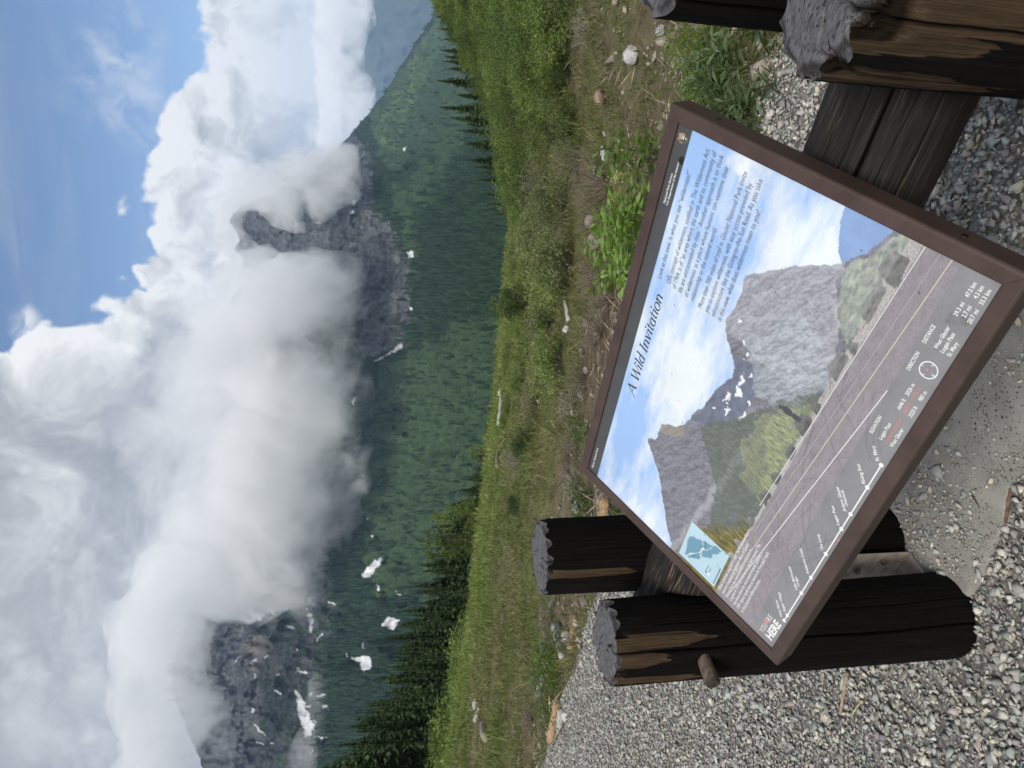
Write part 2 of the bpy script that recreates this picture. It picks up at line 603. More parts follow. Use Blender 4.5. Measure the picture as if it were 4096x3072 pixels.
# late snow lying in the gullies
_gs = np.random.default_rng(77)
extra_snow = []
for _ in range(26):                     # small remnants on the ledges of the left-hand cliffs
    cx, cy = _gs.uniform(500, 720), _gs.uniform(1270, 1690)
    L1, L2, dr = _gs.uniform(5, 16), _gs.uniform(1.2, 3.2), _gs.uniform(-0.9, 0.5)
    c1, s1 = math.cos(dr), math.sin(dr)
    extra_snow.append([(cx + u * L1 * c1 - v * L2 * s1, cy + u * L1 * s1 + v * L2 * c1) for u, v in ((-1, 0), (-0.3, 0.9), (0.5, 0.6), (1, 0), (0.4, -0.9), (-0.5, -0.5))])
snow_polys = extra_snow + [
    [(792, 1228), (806, 1212), (822, 1204), (828, 1208), (814, 1226), (806, 1240), (784, 1250), (780, 1244)],
    [(812, 1262), (820, 1266), (824, 1275), (818, 1276)], [(856, 1276), (862, 1281), (867, 1287), (859, 1284)],
    [(826, 1352), (832, 1336), (842, 1333), (850, 1335), (860, 1338), (856, 1348), (850, 1366), (842, 1358)],
    [(740, 1408), (756, 1418), (770, 1422), (784, 1416), (798, 1418), (806, 1438), (796, 1448), (782, 1448), (776, 1430), (762, 1426)],
    [(640, 1492), (652, 1505), (662, 1530), (676, 1570), (672, 1590), (660, 1592), (650, 1560), (642, 1530)],
    [(694, 1520), (706, 1524), (716, 1536), (710, 1538), (698, 1530)],
    [(668, 1288), (678, 1290), (672, 1304), (666, 1298)], [(664, 1330), (672, 1328), (678, 1342), (672, 1350), (674, 1370), (668, 1366), (668, 1348)],
    [(528, 1308), (540, 1318), (560, 1330), (566, 1336), (552, 1340), (536, 1346), (530, 1340), (546, 1334)],
    [(575, 1312), (590, 1320), (596, 1326), (582, 1324)], [(608, 1344), (626, 1352), (636, 1360), (620, 1356)],
    [(620, 1222), (634, 1232), (630, 1236), (618, 1230)], [(546, 1560), (560, 1572), (574, 1590), (558, 1580)],
    [(640, 1400), (648, 1403), (642, 1406)], [(600, 1452), (607, 1456), (601, 1460)], [(790, 1118), (796, 1119), (792, 1123)],
    [(805, 1156), (812, 1158), (806, 1162)], [(782, 1386), (787, 1388), (786, 1402), (783, 1400)],
    [(806, 782), (820, 772), (840, 762), (852, 752), (862, 743), (870, 742), (866, 754), (850, 760), (836, 768), (816, 780)],
    [(886, 662), (893, 664), (890, 671), (885, 668)], [(870, 322), (880, 318), (876, 328)],
    [(760, 868), (768, 856), (770, 850), (764, 876)], [(760, 435), (768, 432), (766, 442)], [(758, 455), (766, 458), (760, 463)],
    [(640, 1440), (648, 1446), (640, 1450)],
    [(556, 740), (566, 744), (586, 770), (594, 786), (588, 790), (574, 770), (560, 752)],
    [(880, 545), (890, 540), (892, 556), (884, 558)], [(548, 1455), (556, 1462), (550, 1466)],
]
snow = np.zeros(MX.shape, bool)
sx, sy = warp_xy(MX, MY, 3.2, 0.07, 2.0)
sx, sy = sx + 1.1 * fbm(np.stack([MX * 0.4, MY * 0.4, 0 * MX], -1), 3), sy + 1.1 * fbm(np.stack([MX * 0.4, MY * 0.4, 0 * MX + 7], -1), 3)
for p_ in snow_polys:
    snow |= in_poly(sx, sy, p_)
mcol = np.where(snow[..., None], np.array([0.80, 0.81, 0.82]) * (1 + 0.15 * n_g)[..., None], np.clip(mcol, 0.004, 1))
mm = attr_material('mountain_rock_and_meadow', 0.95, 0.05, 0.05, 0.25, 0.09, 1.0, 9.0)
mv = np.stack([Rm * np.sin(A), Rm * np.cos(A), HC + Rm * T], -1)
tag(mesh_obj('mountain', mv.reshape(-1, 3), grid_faces(NA, NT_), mm, smooth=True, cols=mcol.reshape(-1, 3)),
    label='dark banded mountain wall with old snow, standing across the valley', kind='structure')

# blue range far down the valley, behind the right-hand ridge
fa = np.linspace(-0.1, 0.75, 260)
fs = np.linspace(0, 1, 90)
FA, FS = np.meshgrid(fa, fs, indexing='ij')
a0, t0 = px_at(738, 200)
ft = float(t0) + 0.012 * fbm(np.stack([FA * 14, 0 * FA, 0 * FA], -1), 4) - 0.06 * sstep(0.5, 0.75, FA)
FT = -0.1 + (ft + 0.1) * FS
FR = 7600 + 2600 * FS - 420 * fbm(np.stack([FA * 22 + FT * 6, FT * 16, 0 * FA], -1), 4, ridged=True)
fcol = np.array([0.06, 0.075, 0.055]) * (1 + 0.8 * fbm(np.stack([FA * 90 + FT * 30, FT * 60, 0 * FA], -1), 4))[..., None]
fm = attr_material('distant_range', 0.95, 0.05)
tag(mesh_obj('distant_mountain', np.stack([FR * np.sin(FA), FR * np.cos(FA), HC + FR * FT], -1).reshape(-1, 3), grid_faces(260, 90), fm, smooth=True,
             cols=np.clip(fcol, 0.01, 1).reshape(-1, 3)), label='hazy blue mountain far down the valley', kind='structure')

# far wood: single conifers, uncountable on the slopes
def conifer_template(tiers, seg, rnd):
    vs, fs_ = [], []
    for k in range(tiers):
        z0 = 0.08 + 0.92 * k / tiers
        z1 = min(1.0, z0 + 1.55 / tiers) if k < tiers - 1 else 1.0
        rad = 0.17 * (1 - k / tiers) ** 0.9 + 0.012
        b0 = len(vs)
        for j in range(seg):
            an = 2 * math.pi * (j + 0.5 * (k % 2)) / seg
            rj = rad * (0.75 + 0.5 * rnd.random())
            vs.append((rj * math.cos(an), rj * math.sin(an), z0 - 0.03 * rnd.random()))
        vs.append((0, 0, z1))
        for j in range(seg):
            fs_.append((b0 + j, b0 + (j + 1) % seg, b0 + seg))
    return np.array(vs), np.array(fs_)


rnd = random.Random(3)
tv, tf = conifer_template(3, 5, rnd)
near_snow = np.zeros(MX.shape, bool)
for p_ in snow_polys:
    for d_ in (0, 5, 10, 15, 20):
        near_snow |= in_poly(MX - d_, MY, p_)
fi, fj = np.nonzero(~near_snow & (forest & (MX < 1120) & (S > 0.03) | tree_in_green))
w_ = np.where(tree_in_green[fi, fj], 0.42, 1.0)
w_ = w_ / w_.sum()
NF = 21000
pick = rng.choice(len(fi), NF, p=w_)
ii = np.clip(fi[pick] + rng.random(NF) - 0.5, 0, NA - 1.01)
jj = np.clip(fj[pick] + rng.random(NF) - 0.5, 0, NT_ - 1.01)


def bil(G, ii, jj):
    i0, j0 = ii.astype(int), jj.astype(int)
    fi_, fj_ = (ii - i0)[:, None], (jj - j0)[:, None]
    return (G[i0, j0] * (1 - fi_) * (1 - fj_) + G[i0 + 1, j0] * fi_ * (1 - fj_) + G[i0, j0 + 1] * (1 - fi_) * fj_ + G[i0 + 1, j0 + 1] * fi_ * fj_)


tp = bil(mv, ii, jj)
hh = rng.uniform(7, 19, NF) * (0.75 + 0.35 * (np.linalg.norm(tp[:, :2], axis=1) > 1200))
rot = rng.uniform(0, 6.28, NF)
V = tv[None] * hh[:, None, None] * np.array([1.0, 1.0, 1.0])
c_, s_ = np.cos(rot)[:, None], np.sin(rot)[:, None]
V = np.stack([V[..., 0] * c_ - V[..., 1] * s_, V[..., 0] * s_ + V[..., 1] * c_, V[..., 2]], -1) + tp[:, None, :] - np.array([0, 0, 1.2])
Fm = (tf[None] + (np.arange(NF) * len(tv))[:, None, None]).reshape(-1, 3)
tcol = np.array([0.020, 0.039, 0.021]) * rng.uniform(0.6, 1.7, (NF, 1))
tcol = np.repeat(tcol[:, None, :], len(tv), 1).reshape(-1, 3)
fmat = attr_material('far_conifers', 0.95, 0.05)
tag(mesh_obj('forest', V.reshape(-1, 3), Fm, fmat, cols=tcol), kind='stuff')

# ------------------------------------------------------------------ haze in the valley air
def box_mesh(name, lo, hi, mat):
    x0, y0, z0 = lo
    x1, y1, z1 = hi
    v = [(x0, y0, z0), (x1, y0, z0), (x1, y1, z0), (x0, y1, z0), (x0, y0, z1), (x1, y0, z1), (x1, y1, z1), (x0, y1, z1)]
    f = [(0, 3, 2, 1), (4, 5, 6, 7), (0, 1, 5, 4), (1, 2, 6, 5), (2, 3, 7, 6), (3, 0, 4, 7)]
    return mesh_obj(name, v, f, mat)


hm = bpy.data.materials.new('valley_haze')
hm.use_nodes = True
HN = NT(hm.node_tree)
pv = HN.n('ShaderNodeVolumePrincipled')
pv.inputs['Color'].default_value = (0.50, 0.71, 1.0, 1)
pv.inputs['Density'].default_value = 6.5e-5
ho = HN.n('ShaderNodeOutputMaterial')
HN.link(pv.outputs[0], ho.inputs['Volume'])
tag(box_mesh('haze', (-7000, -900, -1800), (8500, 11500, 1250), hm), kind='stuff')

# ------------------------------------------------------------------ low cloud round the summits
def vapour(name, dens, lo, width, scale, step, top=None, foot=None, stretch=(1, 1, 1)):
    """drifting vapour: denser where the noise is high, fraying towards top and foot heights (metres)"""
    m = bpy.data.materials.new(name)
    m.use_nodes = True
    C = NT(m.node_tree)
    p = C.n('ShaderNodeVolumePrincipled')
    p.inputs['Color'].default_value = (1.0, 1.0, 1.0, 1)
    ps = C.n('ShaderNodeNewGeometry').outputs['Position']
    v = C.noise(C.vmath('MULTIPLY', ps, stretch), scale, 6, 0.68, 0.7)
    sp = C.n('ShaderNodeSeparateXYZ')
    C.link(ps, sp.inputs[0])
    if top:
        v = C.math('SUBTRACT', v, C.mapr(sp.outputs[2], top[0], top[1], 0, 0.30))
    if foot:
        v = C.math('SUBTRACT', v, C.mapr(sp.outputs[2], foot[0], foot[1], 0.22, 0))
    C.link(C.mapr(v, lo, lo + width, 0, dens), p.inputs['Density'])
    o_ = C.n('ShaderNodeOutputMaterial')
    C.link(p.outputs[0], o_.inputs['Volume'])
    m.cycles.volume_step_rate = step
    return m


thick = vapour('cloud_vapour', 0.016, 0.37, 0.20, 0.0075, 0.25, (300, 470), (0, 150))
wispy = vapour('thin_cloud_vapour', 0.010, 0.45, 0.22, 0.010, 0.25, None, None, (1.0, 1.0, 0.6))
farv = vapour('far_cloud_vapour', 0.012, 0.47, 0.10, 0.0052, 0.2)


def cloud(name, blobs, voxel, amp, scale, seed, label=None, cm=None):
    """blobs: (pixel x, pixel y, distance, radius along sight, across in px, up in px)"""
    bm = bmesh.new()
    for (x, y, r, depth, wpx, hpx) in blobs:
        a, t = px_at(x, y)
        c = Vector((r * math.sin(a), r * math.cos(a), HC + r * t))
        k = r / 1571.0
        mt = Matrix.Translation(c) @ Matrix.Rotation(-float(a), 4, 'Z') @ Matrix.Diagonal((wpx * k, depth, hpx * k, 1))
        bmesh.ops.create_icosphere(bm, subdivisions=3, radius=1.0, matrix=mt)
    me = bpy.data.meshes.new(name + '_src')
    bm.to_mesh(me)
    bm.free()
    tmp = bpy.data.objects.new(name + '_src', me)
    COL.objects.link(tmp)
    md = tmp.modifiers.new('r', 'REMESH')
    md.mode = 'VOXEL'
    md.voxel_size = voxel
    dg = bpy.context.evaluated_depsgraph_get()
    ev = tmp.evaluated_get(dg)
    me2 = bpy.data.meshes.new_from_object(ev)
    bpy.data.objects.remove(tmp)
    bpy.data.meshes.remove(me)
    n = len(me2.vertices)
    co_ = np.empty(n * 3, np.float32)
    no_ = np.empty(n * 3, np.float32)
    me2.vertices.foreach_get('co', co_)
    me2.vertex_normals.foreach_get('vector', no_)
    co_ = co_.reshape(-1, 3).astype(float)
    no_ = no_.reshape(-1, 3)
    d = fbm(co_ * scale + seed, 5, 0.55) + 0.35 * fbm(co_ * scale * 3.1 + seed, 3, 0.6, ridged=True)
    co_ = co_ + no_ * (amp * d)[:, None]
    me2.vertices.foreach_set('co', co_.astype(np.float32).ravel())
    me2.materials.clear()
    me2.materials.append(cm or thick)
    me2.name = name
    o = bpy.data.objects.new(name, me2)
    COL.objects.link(o)
    tag(o, label=label, kind='stuff')
    return o
cr = random.Random(11)
scarf = vapour('scarf_vapour', 0.019, 0.41, 0.16, 0.009, 0.25)
veil = vapour('summit_vapour', 0.017, 0.36, 0.20, 0.0095, 0.25, None, (200, 345))
blobs = []
# main grey bank over the middle of the wall: rows of overlapping billows
for y in range(626, 1290, 58):
    lowx = float(np.interp(y, [592, 650, 725, 800, 850, 900, 955, 1050, 1130, 1255, 1290], [800, 815, 805, 825, 800, 770, 715, 785, 765, 735, 615]))
    x = lowx - cr.uniform(40, 55)
    xmin = 330 if y > 660 else 520
    while x > xmin:
        yy = y + cr.uniform(-12, 12)
        if not (535 < x < 615 and 705 < yy < 815):        # a torn gap where rock shows through
            blobs.append((x, yy, 1375 + cr.uniform(-50, 60), 150, cr.uniform(50, 66), cr.uniform(46, 60)))
        x -= cr.uniform(56, 72)
cloud('cloud', blobs, 26, 58, 0.0095, 1.5, 'grey cloud bank hiding the middle of the mountain wall')
# torn scarves round the peak
blobs = []
for (x, y, w, h) in ((600, 400, 46, 36), (560, 430, 30, 26), (630, 372, 44, 36), (665, 398, 44, 38), (700, 362, 42, 36), (735, 385, 40, 34), (745, 345, 30, 26), (690, 425, 40, 24), (630, 478, 40, 12), (690, 515, 44, 10), (760, 420, 24, 24), (540, 585, 44, 26), (590, 575, 40, 16), (500, 440, 34, 26), (492, 520, 34, 26), (530, 400, 36, 26)):
    blobs.append((x, y, 1620 + cr.uniform(-60, 60), 120, w, h))
cloud('cloud', blobs, 22, 34, 0.012, 4.5, 'thin cloud scarves drifting across the dark rock peak', scarf)
# cloud sitting on the top of the left-hand mountain
blobs = []
for y in range(1230, 1790, 52):
    low = float(np.interp(y, [1230, 1280, 1340, 1405, 1450, 1520, 1590, 1660, 1790], [600, 500, 462, 442, 440, 460, 485, 478, 488]))
    x = low - 42
    while x > 300:
        blobs.append((x + cr.uniform(-10, 10), y + cr.uniform(-12, 12), 1330 + cr.uniform(-40, 40), 130, 48, 46))
        x -= cr.uniform(50, 62)
cloud('cloud', blobs, 24, 36, 0.010, 7.5, 'cloud sitting on the top of the left-hand mountain', veil)
blobs = []
for (x, y, w, h) in ((640, 1265, 60, 34), (560, 1275, 60, 36), (675, 1480, 26, 22), (720, 1520, 30, 22), (660, 1640, 40, 30), (690, 1350, 24, 20)):
    blobs.append((x, y, 1250, 80, w, h))
cloud('cloud', blobs, 22, 30, 0.011, 17.5, 'small shreds of cloud below the top of the left-hand mountain', wispy)
# sunlit cumulus hanging before the blue range on the right
blobs = []
for y in range(-70, 316, 34):
    low = float(np.interp(y, [-70, 20, 100, 180, 230, 275, 315], [800, 795, 792, 800, 806, 795, 745]))
    x = low - 22
    while x > 690:
        blobs.append((x, y + cr.uniform(-8, 8), 4700 + cr.uniform(-120, 120), 330, cr.uniform(19, 27), cr.uniform(18, 26)))
        x -= cr.uniform(28, 36)
cloud('cloud', blobs, 55, 75, 0.0035, 9.5, 'white cumulus hanging in front of the blue range on the right', farv)
# ------------------------------------------------------------------ log fence
RZ = math.atan2(EY, EX)


def P3(a, n, z=0.0):
    """along the fence, across it, up -> world"""
    return np.array([a * EX + n * NX, a * EY + n * NY, z])


def wood_side_material():
    m, N, b = material('stained_log_side', 0.8, 0.08)
    pos = N.n('ShaderNodeTexCoord').outputs['Object']
    mp = N.n('ShaderNodeMapping')
    N.link(pos, mp.inputs['Vector'])
    mp.inputs['Scale'].default_value = (120, 120, 3.5)
    g = N.noise(mp.outputs[0], 1.0, 6, 0.65, 0.4)
    mp2 = N.n('ShaderNodeMapping')
    N.link(pos, mp2.inputs['Vector'])
    mp2.inputs['Scale'].default_value = (380, 380, 9)
    g2 = N.noise(mp2.outputs[0], 1.0, 5, 0.7)
    dark = N.ramp(g, [(0.3, (0.0025, 0.0022, 0.002)), (0.55, (0.0055, 0.0048, 0.0043)), (0.75, (0.012, 0.0105, 0.0092))])
    bare = N.ramp(N.math('ADD', N.math('MULTIPLY', g, 0.6), N.math('MULTIPLY', g2, 0.4)), [(0.3, (0.012, 0.0075, 0.0045)), (0.45, (0.040, 0.027, 0.016)), (0.6, (0.080, 0.054, 0.032)), (0.75, (0.125, 0.09, 0.057))])
    pe = N.attr('peel').outputs['Fac']
    cr_ = N.attr('crack').outputs['Fac']
    edge = N.mapr(N.math('ADD', pe, N.math('MULTIPLY', N.math('SUBTRACT', g2, 0.5), 0.5)), 0.42, 0.58)
    colr = N.mix(edge, dark, bare)
    rot_ = N.attr('rot').outputs['Fac']
    colr = N.mix(N.mapr(N.math('ADD', rot_, N.math('MULTIPLY', N.math('SUBTRACT', g, 0.5), 0.9)), 0.4, 0.7), colr, (0.012, 0.008, 0.005))
    colr = N.mix(cr_, colr, (0.002, 0.002, 0.002))
    N.link(colr, b.inputs['Base Color'])
    bump(N, b, N.math('ADD', N.math('MULTIPLY', g, 0.5), N.math('MULTIPLY', g2, 0.6)), 0.85, 0.004)
    return m


def wood_top_material():
    m, N, b = material('weathered_log_end', 0.72, 0.25)
    pos = N.n('ShaderNodeTexCoord').outputs['Object']
    fac = N.attr('facet').outputs['Fac']
    rad = N.attr('rad').outputs['Fac']
    ang = N.attr('ang').outputs['Fac']
    nz = N.noise(pos, 30, 6, 0.7)
    rings = N.math('SINE', N.math('ADD', N.math('MULTIPLY', rad, 260.0), N.math('MULTIPLY', nz, 9.0)))
    mp = N.n('ShaderNodeMapping')
    N.link(pos, mp.inputs['Vector'])
    mp.inputs['Rotation'].default_value = (0, 0, 0.5)
    mp.inputs['Scale'].default_value = (38, 330, 60)
    fib = N.noise(mp.outputs[0], 1.0, 6, 0.7, 1.0)
    c0 = N.ramp(N.math('ADD', N.math('MULTIPLY', fib, 0.75), N.math('MULTIPLY_ADD', rings, 0.06, 0.125)), [(0.22, (0.012, 0.011, 0.011)), (0.36, (0.085, 0.083, 0.084)), (0.6, (0.14, 0.138, 0.142)), (0.8, (0.19, 0.187, 0.192))])
    c1 = N.ramp(N.math('MULTIPLY_ADD', rings, 0.25, 0.5), [(0.25, (0.03, 0.028, 0.027)), (0.75, (0.085, 0.08, 0.079))])
    colr = N.mix(fac, c0, c1)
    # short dark checks
    mp3 = N.n('ShaderNodeMapping')
    N.link(pos, mp3.inputs['Vector'])
    mp3.inputs['Rotation'].default_value = (0, 0, -0.35)
    mp3.inputs['Scale'].default_value = (55, 230, 60)
    chk = N.mapr(N.math('ADD', N.noise(mp3.outputs[0], 1.0, 3, 0.6, 1.5), N.math('MULTIPLY', N.math('SUBTRACT', nz, 0.5), 0.3)), 0.37, 0.44)
    colr = N.mix(chk, (0.018, 0.016, 0.015), colr)
    colr = N.mix(N.attr('crack').outputs['Fac'], colr, (0.003, 0.003, 0.003))
    colr = N.mix(N.mapr(N.math('ADD', N.attr('rot').outputs['Fac'], N.math('MULTIPLY', N.math('SUBTRACT', nz, 0.5), 1.2)), 0.45, 0.65), colr, (0.018, 0.011, 0.006))
    N.link(colr, b.inputs['Base Color'])
    bump(N, b, N.math('ADD', fib, N.math('MULTIPLY', chk, 0.6)), 0.6, 0.004)
    return m


M_SIDE, M_TOP = wood_side_material(), wood_top_material()


def post(parent, R, H, a, n, lean, seed, peels=(), cracks=(), gouges=17, rots=(), zb=-0.08):
    """hewn log post: side with checks and bare patches, top edge cut in scallops. cracks: (s, width, depth, z0, z1)"""
    g = np.random.default_rng(seed)
    w = P3(a, n)
    phc = math.atan2(-w[1], -w[0]) - RZ              # towards the eye, in fence space
    ph = np.linspace(0, 2 * math.pi, 360, endpoint=False)
    gang = np.cumsum(g.uniform(0.7, 1.3, gouges))
    gang = gang / gang[-1] * 2 * math.pi + g.uniform(0, 1)
    gdep = g.uniform(0.010, 0.024, gouges) * (g.random(gouges) > 0.12)
    gwid = 2 * math.pi / gouges * g.uniform(0.38, 0.56, gouges)
    crk = [(phc - math.asin(np.clip(c[0], -1, 1)), *c[1:]) for c in cracks]

    def wrap(d):
        return (d + math.pi) % (2 * math.pi) - math.pi

    def drop(p, rho):
        out = 0
        for k in range(gouges):
            d = wrap(p - gang[k]) / gwid[k]
            out = np.maximum(out, gdep[k] * np.clip(1 - d * d, 0, 1) * np.clip((rho / R - 0.80) / 0.2, 0, 1.05) ** 1.2)
        return out

    def rotv(p, z):
        o_ = 0 * p
        sv = np.sin(phc - p)
        vis = np.cos(phc - p) > 0
        for (s0, s1, dep) in rots:
            o_ = np.maximum(o_, vis * sstep(0, 0.06, sv - s0) * sstep(0, 0.06, s1 - sv) * sstep(dep, dep * 0.3, H - z))
        return o_

    # side
    zz = np.concatenate([np.linspace(0, 0.75, 46)[:-1], 0.75 + 0.25 * np.linspace(0, 1, 50)])
    PH, ZZ = np.meshgrid(ph, zz, indexing='ij')
    pc = np.stack([np.cos(PH) * 1.5, np.sin(PH) * 1.5, ZZ * 3 * H + seed], -1)
    rr_ = R * (1.06 - 0.09 * ZZ) * (1 + 0.02 * fbm(pc, 3)) + 0.0015 * fbm(np.stack([np.cos(PH) * 16, np.sin(PH) * 16, ZZ * 5 + seed], -1), 3)
    rimdrop = drop(PH, R * np.ones_like(PH))
    Z = zb + (H - rimdrop - zb) * ZZ
    crackv = np.zeros_like(PH)
    for (pk, wd, dep, z0, z1) in crk:
        wob = pk + 0.10 * fbm(np.stack([Z * 3.0, 0 * Z + pk, 0 * Z], -1), 4)
        sh = np.exp(-(wrap(PH - wob) / wd) ** 2) * sstep(z0 - 0.03, z0 + 0.03, Z) * (1 - sstep(z1 - 0.02, z1 + 0.02, Z))
        rr_ = rr_ - dep * sh
        crackv = np.maximum(crackv, np.clip(sh * 1.8 - 0.6, 0, 1))
    peel = np.zeros_like(PH)
    sv = np.sin(phc - PH)
    vis = np.cos(phc - PH) > -0.1
    nzp = 0.05 * fbm(np.stack([PH * 9, Z * 8, 0 * Z + seed], -1), 4)
    for (s0, s1, ln) in peels:
        mid, half = (s0 + s1) / 2, (s1 - s0) / 2
        e = np.abs(sv + nzp - mid) / half
        lim = ln * (1.0 - 0.55 * np.clip(e, 0, 1) ** 2) + ln * 1.6 * nzp + 0.05 * ln * np.sign(np.sin(PH * 40))
        peel = np.maximum(peel, vis * sstep(1.05, 0.92, e) * sstep(0.012, -0.012, (H - Z) - lim))
    rr_ = rr_ - 0.004 * peel * (1 + 0.6 * fbm(np.stack([PH * 14, Z * 3, 0 * Z + seed], -1), 3))
    rt = rotv(PH, Z)
    rr_ = rr_ - 0.016 * rt * np.clip(0.5 + fbm(np.stack([PH * 8, Z * 30, 0 * Z], -1), 4), 0, 1.2)
    lx, ly = lean
    sx_, sy_ = a + rr_ * np.cos(PH) + lx * Z, n + rr_ * np.sin(PH) + ly * Z
    side_v = np.stack([sx_, sy_, Z], -1).reshape(-1, 3)
    side_f = grid_faces(len(ph), len(zz), wrap=True)
    # top
    rho = np.concatenate([np.linspace(0.0, 0.76, 16), np.linspace(0.79, 1.0, 14)])
    PT, RT = np.meshgrid(ph, rho, indexing='ij')
    rim_r = rr_[:, -1][:, None]
    rad = RT * rim_r
    h = H - drop(PT, np.minimum(RT * R, R)) + 0.002 * fbm(np.stack([rad * np.cos(PT) * 25, rad * np.sin(PT) * 25, 0 * PT + seed], -1), 4) * (RT < 0.999)
    ctop = np.zeros_like(PT)
    for (pk, wd, dep, z0, z1) in crk:
        if z1 < H - 0.05:
            continue
        off = wrap(PT - pk - 0.25 * fbm(np.stack([rad * 30, 0 * rad + pk, 0 * rad], -1), 3))
        lin = np.exp(-((rad * np.sin(off)) / 0.0026) ** 2) * (np.cos(off) > 0) * sstep(0.12, 0.3, RT)
        ctop = np.maximum(ctop, lin)
    for _ in range(5):                  # drying checks across the end grain only
        pk = g.uniform(0, 2 * math.pi)
        l0, l1 = sorted(g.uniform(0.05, 1.0, 2))
        off = wrap(PT - pk - 0.4 * fbm(np.stack([rad * 40, 0 * rad + pk, 0 * rad], -1), 3))
        ctop = np.maximum(ctop, 0.8 * np.exp(-((rad * np.sin(off)) / 0.0020) ** 2) * (np.cos(off) > 0) * (RT > l0) * (RT < l1 + 0.2))
    h = h - 0.012 * ctop
    fac = np.clip(drop(PT, np.minimum(RT * R, R)) / 0.004, 0, 1)
    rtop = rotv(PT, H + 0 * PT) * sstep(0.78, 0.97, RT)
    h = h - 0.02 * rtop * np.clip(0.5 + fbm(np.stack([rad * np.cos(PT) * 60, rad * np.sin(PT) * 60, 0 * PT], -1), 3), 0, 1)
    top_v = np.stack([a + rad * np.cos(PT) + lx * h, n + rad * np.sin(PT) + ly * h, h], -1).reshape(-1, 3)
    o = mesh_obj('post', side_v, side_f, M_SIDE, parent, smooth=True,
                 floats={'peel': peel, 'crack': crackv, 'rot': rt})
    t_ = mesh_obj('hewn_top', top_v, grid_faces(len(ph), len(rho), wrap=True), M_TOP, o, smooth=True,
                  floats={'facet': fac, 'crack': np.clip(ctop * 1.5 - 0.3, 0, 1), 'rad': rad, 'ang': PT, 'rot': rtop})
    return o


def shifted(o, off):
    """move geometry so that the thing's own origin can sit at its base"""
    o.location = tuple(-np.array(off))
    return o


F0 = (-0.92, 1.11, 0.0)
fence = empty('log_fence', tuple(P3(*F0)), RZ, label='dark stained log fence of paired hewn posts with one thick rail', cat='fence')
fk = []
fk.append(post(fence, 0.112, 1.005, -1.675, 0.972, (-0.03, 0.0), 21,
               peels=[(-0.14, 0.24, 0.25), (0.30, 0.62, 0.14), (0.82, 0.99, 0.24)],
               cracks=[(0.265, 0.022, 0.012, -0.1, 1.1), (-0.33, 0.010, 0.004, 0.0, 0.9), (-0.72, 0.010, 0.004, 0.1, 0.8)], rots=[(-0.22, -0.05, 0.05), (0.55, 0.9, 0.03)]))
fk.append(post(fence, 0.113, 1.125, -1.72, 1.274, (-0.012, 0.0), 34,
               peels=[(0.37, 0.58, 0.28)], cracks=[(-0.15, 0.009, 0.004, 0.3, 1.0), (0.1, 0.009, 0.004, 0.2, 1.1), (-0.6, 0.009, 0.004, 0.0, 0.8), (0.7, 0.009, 0.004, 0.0, 1.1)], rots=[(0.3, 0.5, 0.03)]))
fk.append(post(fence, 0.116, 1.03, -0.15, 0.972, (0.0, 0.0), 55,
               peels=[(-1.1, 0.36, 0.75), (0.30, 0.62, 0.20), (0.78, 0.995, 0.28)],
               cracks=[(0.30, 0.02, 0.012, 0.2, 1.1), (0.9, 0.014, 0.008, 0.65, 1.0), (0.55, 0.008, 0.003, 0.0, 0.8)], rots=[(-0.4, 0.55, 0.09), (0.72, 0.95, 0.07)], gouges=11))
fk.append(post(fence, 0.113, 1.16, -0.155, 1.247, (0.0, 0.0), 68,
               cracks=[(0.72, 0.04, 0.02, 0.1, 1.3), (0.35, 0.012, 0.006, 0.0, 1.3)], gouges=9))
for o in fk:
    shifted(o, F0)

# rail
m_rail, N, b = material('weathered_rail', 0.72, 0.1)
pos = N.n('ShaderNodeTexCoord').outputs['Object']
mp = N.n('ShaderNodeMapping')
N.link(pos, mp.inputs['Vector'])
mp.inputs['Scale'].default_value = (7.0, 130, 130)
g = N.noise(mp.outputs[0], 1.0, 7, 0.68, 0.6)
mp = N.n('ShaderNodeMapping')
N.link(pos, mp.inputs['Vector'])
mp.inputs['Scale'].default_value = (11.0, 210, 210)
g2 = N.noise(mp.outputs[0], 1.0, 4, 0.6, 0.3)
up_ = N.n('ShaderNodeSeparateXYZ')
N.link(N.n('ShaderNodeNewGeometry').outputs['Normal'], up_.inputs[0])
dark = N.ramp(g, [(0.3, (0.010, 0.009, 0.0085)), (0.55, (0.026, 0.024, 0.022)), (0.8, (0.055, 0.051, 0.047))])
wear = N.math('MULTIPLY', N.mapr(g2, 0.54, 0.62), N.mapr(up_.outputs[2], 0.1, 0.75, 0.12, 1))
wear = N.math('MULTIPLY', wear, N.mapr(N.noise(pos, 4.0, 3, 0.5), 0.36, 0.54))
colr = N.mix(wear, dark, (0.13, 0.10, 0.068))
colr = N.mix(N.attr('crack').outputs['Fac'], colr, (0.002, 0.002, 0.002))
N.link(colr, b.inputs['Base Color'])
bump(N, b, N.math('ADD', N.math('MULTIPLY', g, 0.8), N.math('MULTIPLY', g2, 0.5)), 0.6, 0.005)
av = np.linspace(-1.90, 0.36, 120)
pv_ = np.linspace(0, 2 * math.pi, 400, endpoint=False)
PV, AV = np.meshgrid(pv_, av, indexing='ij')
Rr = 0.115 * (1 + 0.022 * fbm(np.stack([np.cos(PV) * 1.2, np.sin(PV) * 1.2, AV * 1.6 + 4], -1), 3)) + 0.0012 * fbm(np.stack([np.cos(PV) * 14, np.sin(PV) * 14, AV * 3], -1), 3)
rcr = np.zeros_like(PV)
